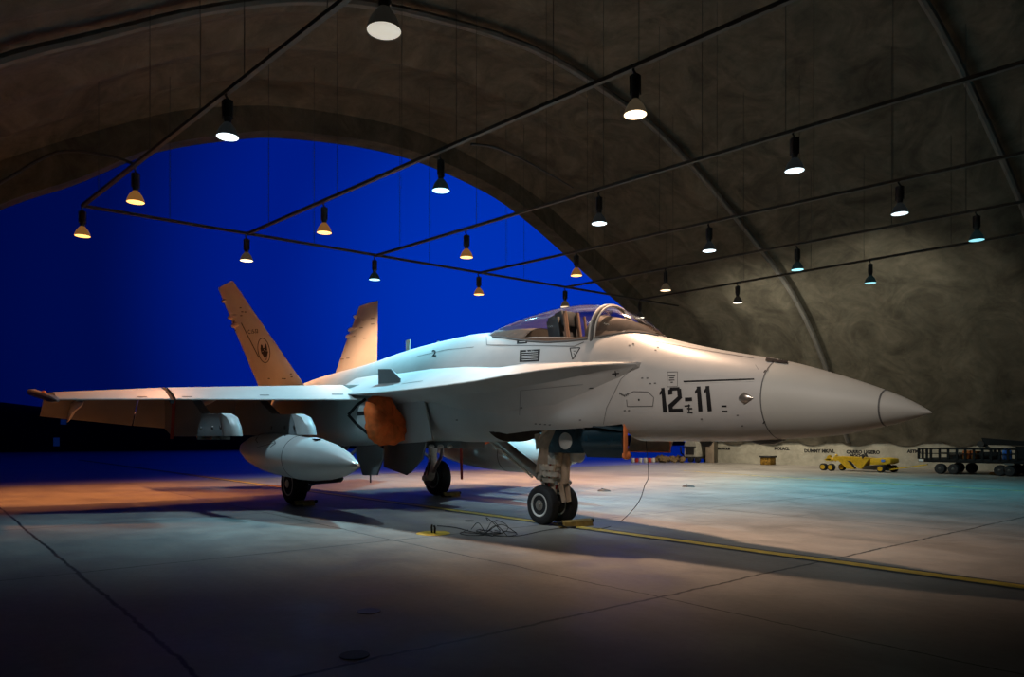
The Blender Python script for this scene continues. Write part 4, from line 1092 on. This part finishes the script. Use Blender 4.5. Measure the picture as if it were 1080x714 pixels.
obj('steering_head', slab([(872.5, 487), (873, 483), (875, 480.5), (877, 483), (877.5, 487)], -.1, .1), M['yellow'], t)
obj('headlamp', lathe(bmn(), (xs(883.8), -.12, zs(481.3)), (0, 0, 1), [(0, .05), (.03, .06), (.07, .01)], 12), M['yellow'], t)
obj('hand_lever', tube(bmn(), [(xs(912), -.2, zs(483)), (xs(916), -.22, zs(479))], .03), M['black'], t)
obj('hand_lever', tube(bmn(), [(xs(877), 0, zs(484)), (xs(882), 0, zs(486))], .05), M['yellow'], t)
obj('lens_block', box(bmn(), (xs(935.5), -.31, zs(485)), (.12, .04, .08)), M['bluebox'], t)
for px, r, y in ((873.2, 4.1, -.32), (881.8, 4.0, -.36), (884.5, 3.8, .3), (933.7, 4.0, -.34), (939, 3.8, .3)):
    tb = bmn(); rr = r*k; pr = [(-.09, rr*.5), (-.09, rr*.85), (-.05, rr), (.05, rr), (.09, rr*.85), (.09, rr*.5)]
    w = obj('wheel', lathe(tb, (xs(px), y, rr), (0, 1, 0), pr, 24), M['tyre'], t)
    obj('wheel_hub', lathe(bmn(), (xs(px), y, rr), (0, 1, 0), [(-.10, .02), (-.10, rr*.62), (0, rr*.62), (.10, rr*.62), (.10, .02)], 20), M['yellow'], w)
obj('tow_bar', prism(bmn(), [(xs(940), -.15, zs(494.8)), (xs(940), -.15, zs(493.6)), (xs(979), -.1, zs(487.4)), (xs(979), -.1, zs(488.4))], (0, .10, 0)), M['yellow'], t)

# dark low trailer with railing and cargo
pt = floor_at(1020, 500.5)
t = thing('equipment_trailer', 'long dark flat trailer with a barred rail parked by the right wall', 'trailer', (pt.x, pt.y, 0), PI)
k = (pt-CAM).dot(FW)/FPX
xs = lambda px: -(at(px, 500, 1, pt.y).x-pt.x)
zs = lambda py: (501-py)*k*.93
X0, X1 = xs(971.5), xs(1135)
obj('trailer_deck', box(bmn(), ((X0+X1)/2, .7, (zs(483.2)+zs(487.5))/2), (X1-X0, 1.9, zs(483.2)-zs(487.5))), M['dark'], t, bevel=.015)
for y in (-.25, 1.65):
    bm = bmn(); box(bm, ((X0+X1)/2, y, zs(472)), (X1-X0, .05, .05)); box(bm, ((X0+X1)/2, y, zs(477.5)), (X1-X0, .03, .03))
    obj('top_rail', bm, M['dark'], t)
for q in range(14):
    px = 972+q*4.3 if q < 4 else 985+(q-3)*9
    obj('rail_post', box(bmn(), (xs(px), -.25, (zs(472)+zs(484))/2), (.07, .05, zs(472)-zs(484))), M['dark'], t)
for px in (990, 1004, 1053, 1063):
    r = 5.6*k; w = obj('wheel', lathe(bmn(), (xs(px+4), -.15, r), (0, 1, 0), [(-.12, r*.4), (-.12, r*.85), (-.07, r), (.07, r), (.12, r*.85), (.12, r*.4)], 26), M['tyre'], t)
    obj('wheel_hub', lathe(bmn(), (xs(px+4), -.15, r), (0, 1, 0), [(-.13, .03), (-.10, r*.45), (.1, r*.45)], 18), M['metal'], w)
    w = obj('wheel', lathe(bmn(), (xs(px+4), 1.5, r), (0, 1, 0), [(-.12, r*.4), (-.12, r*.85), (-.07, r), (.07, r), (.12, r*.85), (.12, r*.4)], 26), M['tyre'], t)
obj('tow_hitch', prism(bmn(), [(xs(972), .4, zs(486)), (xs(979), .4, zs(488.5)), (xs(984), .4, zs(487.5)), (xs(984), .4, zs(485.5))], (0, .5, 0)), M['metal'], t)
obj('reflector_plate', box(bmn(), (xs(975), -.27, zs(485.5)), (.16, .03, .08)), M['pale'], t)
obj('reflector_plate', box(bmn(), (xs(1067.5), -.30, zs(487.8)), (.25, .03, .06)), M['mark'], t)
dz = zs(483.2)
def cargo(name, px0, px1, top, y, m, label, cat, d=.5):
    o = obj(name, box(bmn(), ((xs(px0)+xs(px1))/2, y, dz+(zs(top)-dz)/2+.005), (xs(px1)-xs(px0), d, zs(top)-dz)), m, None, bevel=.02)
    o.location = (pt.x, pt.y, 0); o.rotation_euler = (0, 0, PI); return tag(o, label, cat)
cargo('crate', 1015.5, 1023, 474, .2, M['orangebox'], 'faded orange crate on the dark trailer, left of its pair', 'crate')
cargo('crate', 1024.5, 1030, 474.5, .2, M['orangebox'], 'narrow faded orange crate on the dark trailer, right of its pair', 'crate')
cargo('crate', 1032, 1051, 475.5, .3, M['dark'], 'wide dark case on the trailer beside the orange crates', 'crate')
cargo('sack', 1000, 1014, 478.5, .25, M['cartk'], 'low dark bundle on the trailer behind the rail', 'bundle')
for px, lab in ((1060, 'small blue canister on the right part of the trailer, left one'), (1064.3, 'small blue canister on the right part of the trailer, right one')):
    o = obj('canister', lathe(bmn(), (xs(px), .0, dz+.004), (0, 0, 1), [(0, .06), (.02, .075), (.28, .075), (.33, .03), (.36, .03)], 16), M['bluebox']); o.location = (pt.x, pt.y, 0); o.rotation_euler = (0, 0, PI); tag(o, lab, 'canister')
for px, lab in ((1046.5, 'small mustard wheel chock under the dark trailer, left one'), (1068, 'mustard wheel chock under the right wheels of the dark trailer')):
    f = floor_at(px, 500.8); o = obj('wheel_chock', prism(bmn(), [(f.x-.12, f.y, 0), (f.x+.12, f.y, 0), (f.x+.06, f.y, .09), (f.x-.06, f.y, .09)], (0, -.2, 0)), M['chock']); tag(o, lab, 'wheel chock')
# launcher arm resting over the trailer
t2 = thing('folded_boom', 'dark tapering boom lying above the trailer load', 'boom', (pt.x, pt.y, 0), PI)
obj('boom_beam', prism(bmn(), [(xs(1028), .6, zs(459.3)), (xs(1031), .6, zs(466)), (xs(1036), .6, zs(467.5)), (xs(1110), .6, zs(468.3)), (xs(1110), .6, zs(466))], (0, .25, 0)), M['dark'], t2)
obj('boom_pivot', cone(bmn(), (xs(1028), .55, zs(466.5)), (xs(1028), .95, zs(466.5)), .11, .11, 14), M['cartk'], t2)
obj('boom_foot', tube(bmn(), [(xs(1029), .7, zs(466)), (xs(1036), .7, zs(472)), (xs(1036), 1.2, zs(472)), (xs(1036), 1.2, dz+.05)], .05), M['cartk'], t2)
obj('boom_rack', box(bmn(), (xs(1088), .7, (zs(469)+dz)/2+.01), (xs(1110)-xs(1066), .5, zs(469)-dz-.01)), M['dark'], t2)

# mustard bin against the wall
f = floor_at(810, 490.2); k = (f-CAM).dot(FW)/FPX
t = thing('storage_bin', 'small mustard and black bin on the floor against the right wall', 'bin', (f.x, f.y, 0), PI)
w = 14*k/abs(cT)*.80
obj('bin_body', box(bmn(), (0, 0, 4.0*k), (w*.8, .45, 7.6*k)), M['box'], t, bevel=.02)
obj('bin_lid', box(bmn(), (0, 0, 8.6*k), (w*.9, .55, 1.8*k)), M['cartk'], t, bevel=.02)

# grey ground cart, panel, barrier and rubble by the far opening
f = floor_at(733, 487.3); k = (f-CAM).dot(FW)/FPX
t = thing('ground_power_cart', 'grey round-topped ground cart with a black chassis near the far arch foot', 'cart', (f.x, f.y, 0), PI)
W_ = 17*k
obj('cart_housing', rings(bmn(), [[Vector((x, y, z)) for x, z in ((-W_*.35, 6*k), (W_*.5, 6*k), (W_*.5, 19*k), (W_*.36, 23.5*k), (0, 25*k), (-W_*.25, 23*k), (-W_*.35, 18*k))] for y in (-.5, .6)]), M['cart'], t, 60)
obj('cart_panel', box(bmn(), (W_*.1, -.52, 12*k), (W_*.55, .04, 8*k)), M['cartk'], t)
obj('cart_band', box(bmn(), (W_*.05, -.53, 16.2*k), (W_*.95, .05, 1.0*k)), M['cartk'], t)
obj('cart_chassis', box(bmn(), (0, 0, 5*k), (W_*1.5, 1.0, 2*k)), M['cartk'], t)
for x in (-W_*.55, W_*.1, W_*.6):
    w = obj('wheel', lathe(bmn(), (x, -.45, 2.9*k), (0, 1, 0), [(-.1, .05), (-.1, 2.6*k), (-.06, 2.9*k), (.06, 2.9*k), (.1, 2.6*k), (.1, .05)], 20), M['tyre'], t)
obj('tow_bar', tube(bmn(), [(-W_*.7, 0, 5*k), (-W_*1.05, 0, 9*k), (-W_*1.1, 0, 16*k)], .04), M['cartk'], t)
a, b = at(741.5, 481, 1, -23.4), at(749.5, 481, 1, -23.4)
tag(obj('leaning_board', box(bmn(), ((a.x+b.x)/2-.25, -23.3, .76), (abs(a.x-b.x), .08, 1.5)), M['brownd'], bevel=.01), 'flat brown board standing at the far foot of the arch', 'board')
boxs = [(667.5, 484.6, 3.2, 'cwhite', 'white'), (671.5, 484.8, 3, 'cred', 'red'), (675.5, 484.6, 3, 'cwhite', 'white'), (681, 484.4, 4, 'cwhite', 'white'), (685, 484.6, 3.2, 'cred', 'red'), (689, 484.4, 3.4, 'cwhite', 'white')]
t = thing('road_barrier', 'low red and white striped barrier in the arch opening under the jet nose', 'barrier', tuple(floor_at(678, 487.5)))
OFF[t.name] = Vector(floor_at(678, 487.5))
for px, py, wd, mm, cn in boxs:
    f = floor_at(px, 487.5); k = (f-CAM).dot(FW)/FPX
    obj('barrier_block', box(bmn(), (f.x, f.y, (487.5-py+1.6)*k/2), (wd*k*.9, wd*k, (487.5-py+1.6)*k)), M[mm], t, bevel=.02)['label'] = cn+' block'
rnd = random.Random(5); bm = bmn()
for q in range(60):
    f = floor_at(rnd.uniform(692, 720), rnd.uniform(486, 488)); r = rnd.uniform(.06, .17)
    bmesh.ops.create_icosphere(bm, subdivisions=1, radius=r, matrix=Matrix.Translation((f.x, f.y, r*.6+rnd.uniform(0, .12))))
o = tag(obj('rubble_heap', bm, M['rubble']), 'heap of brown rubble and dry weeds between the barrier and the grey cart', 'rubble'); o['kind'] = 'stuff'
# faint things on the dark apron
def glow(px, py, w, h, S_, label, cat, nm):
    a = at(px, py, 0, S_); k = (a-CAM).dot(FW)/FPX
    t = obj(nm, box(bmn(), (a.x, a.y, a.z), (.2, w*k, h*k)), M['bluelit']); tag(t, label, cat)
# low shed on the left behind the wing with two lit panes
a = at(30, 478, 2, 0)
sh = thing('apron_shed', 'dark flat-roofed shed on the night apron at the left, two faint blue panes', 'shed', (66, 20, 0))
obj('shed_wall', box(bmn(), (0, 0, 2.0), (4, 22, 4.0)), M['berm'], sh)
obj('shed_roof', box(bmn(), (0, 0, 4.05), (4.6, 22.6, .25)), M['berm'], sh)
for px, py, w, h in ((67, 445, 5.5, 5.5), (59.5, 466, 5.5, 9)):
    a = at(px, py, 0, 63.97); k = (a-CAM).dot(FW)/FPX
    obj('window_pane', box(bmn(), (63.97-66, a.y-20, a.z), (.04, w*k, h*k)), M['bluelit'], sh)

# ================================================================== LIGHT, SKY, CAMERA
w = bpy.data.worlds.new('dusk'); bpy.context.scene.world = w; w.use_nodes = True
nt = w.node_tree; N = nt.nodes; L = nt.links; bg = N['Background']
tc = N.new('ShaderNodeTexCoord'); dn = N.new('ShaderNodeVectorMath'); dn.operation = 'DOT_PRODUCT'
dir0 = ray(575, 330).normalized(); dn.inputs[1].default_value = dir0; L.new(tc.outputs['Generated'], dn.inputs[0])
cr = N.new('ShaderNodeValToRGB'); e = cr.color_ramp.elements
cr.color_ramp.interpolation = 'EASE'
e[0].position = .70; e[0].color = (.0, .001, .030, 1)
e[1].position = 1.0; e[1].color = (.0, .030, .44, 1)
x = e.new(.84); x.color = (.0, .003, .065, 1)
x = e.new(.93); x.color = (.0, .010, .22, 1)
L.new(dn.outputs['Value'], cr.inputs[0]); L.new(cr.outputs[0], bg.inputs[0]); bg.inputs[1].default_value = 1.0
# added fill spots without fixtures, there only to brighten; not lamps of the grid
spot((.4, 6.0, 5.6), (1, .88, .78), 1000, 52, 1, .9, (1.9, 0, 1.8))  # added fill for the near side of the nose
spot((5.9, 3.1, 5.7), (.80, .93, 1.0), 620, 56, 1, .3, (5.7, .75, 2.1))  # added fill for the blade tops and spine
spot((8.2, -15.6, 5.7), (1, .94, .74), 620, 135, 1, .4, (9.8, -23.5, 4.6))  # added to lighten the right side of the vault
spot((12.6, -16.4, 5.7), (1, .92, .72), 600, 135, 1, .4, (14.5, -23.5, 5.4))  # second added fill for the vault, further back
spot((15.0, -20.0, 5.6), (1, .84, .62), 1500, 140, .8, .2)  # added to brighten the low wall near the opening
# maker for area lights; none is placed
def area(loc, tgt, size, pw, col, nm='flood'):
    l = bpy.data.lights.new(nm, 'AREA'); l.energy = pw; l.size = size; l.color = col; l.shape = 'DISK'
    o = bpy.data.objects.new(nm, l); COL.objects.link(o); o.location = loc; o.rotation_euler = (Vector(tgt)-Vector(loc)).to_track_quat('-Z', 'Y').to_euler(); return o

cam = bpy.data.cameras.new('camera'); co = bpy.data.objects.new('camera', cam); COL.objects.link(co)
co.location = CAM; cam.sensor_width = 36; cam.lens = FPX/1080*36; cam.shift_y = (YH-357)/1080
co.rotation_euler = FW.to_track_quat('-Z', 'Y').to_euler()
cam.clip_end = 500
sc = bpy.context.scene; sc.camera = co
sc.view_settings.view_transform = 'Standard'; sc.view_settings.look = 'None'
try:
    sc.cycles.use_denoising = True; sc.cycles.max_bounces = 6; sc.cycles.sample_clamp_indirect = 4
except Exception: pass
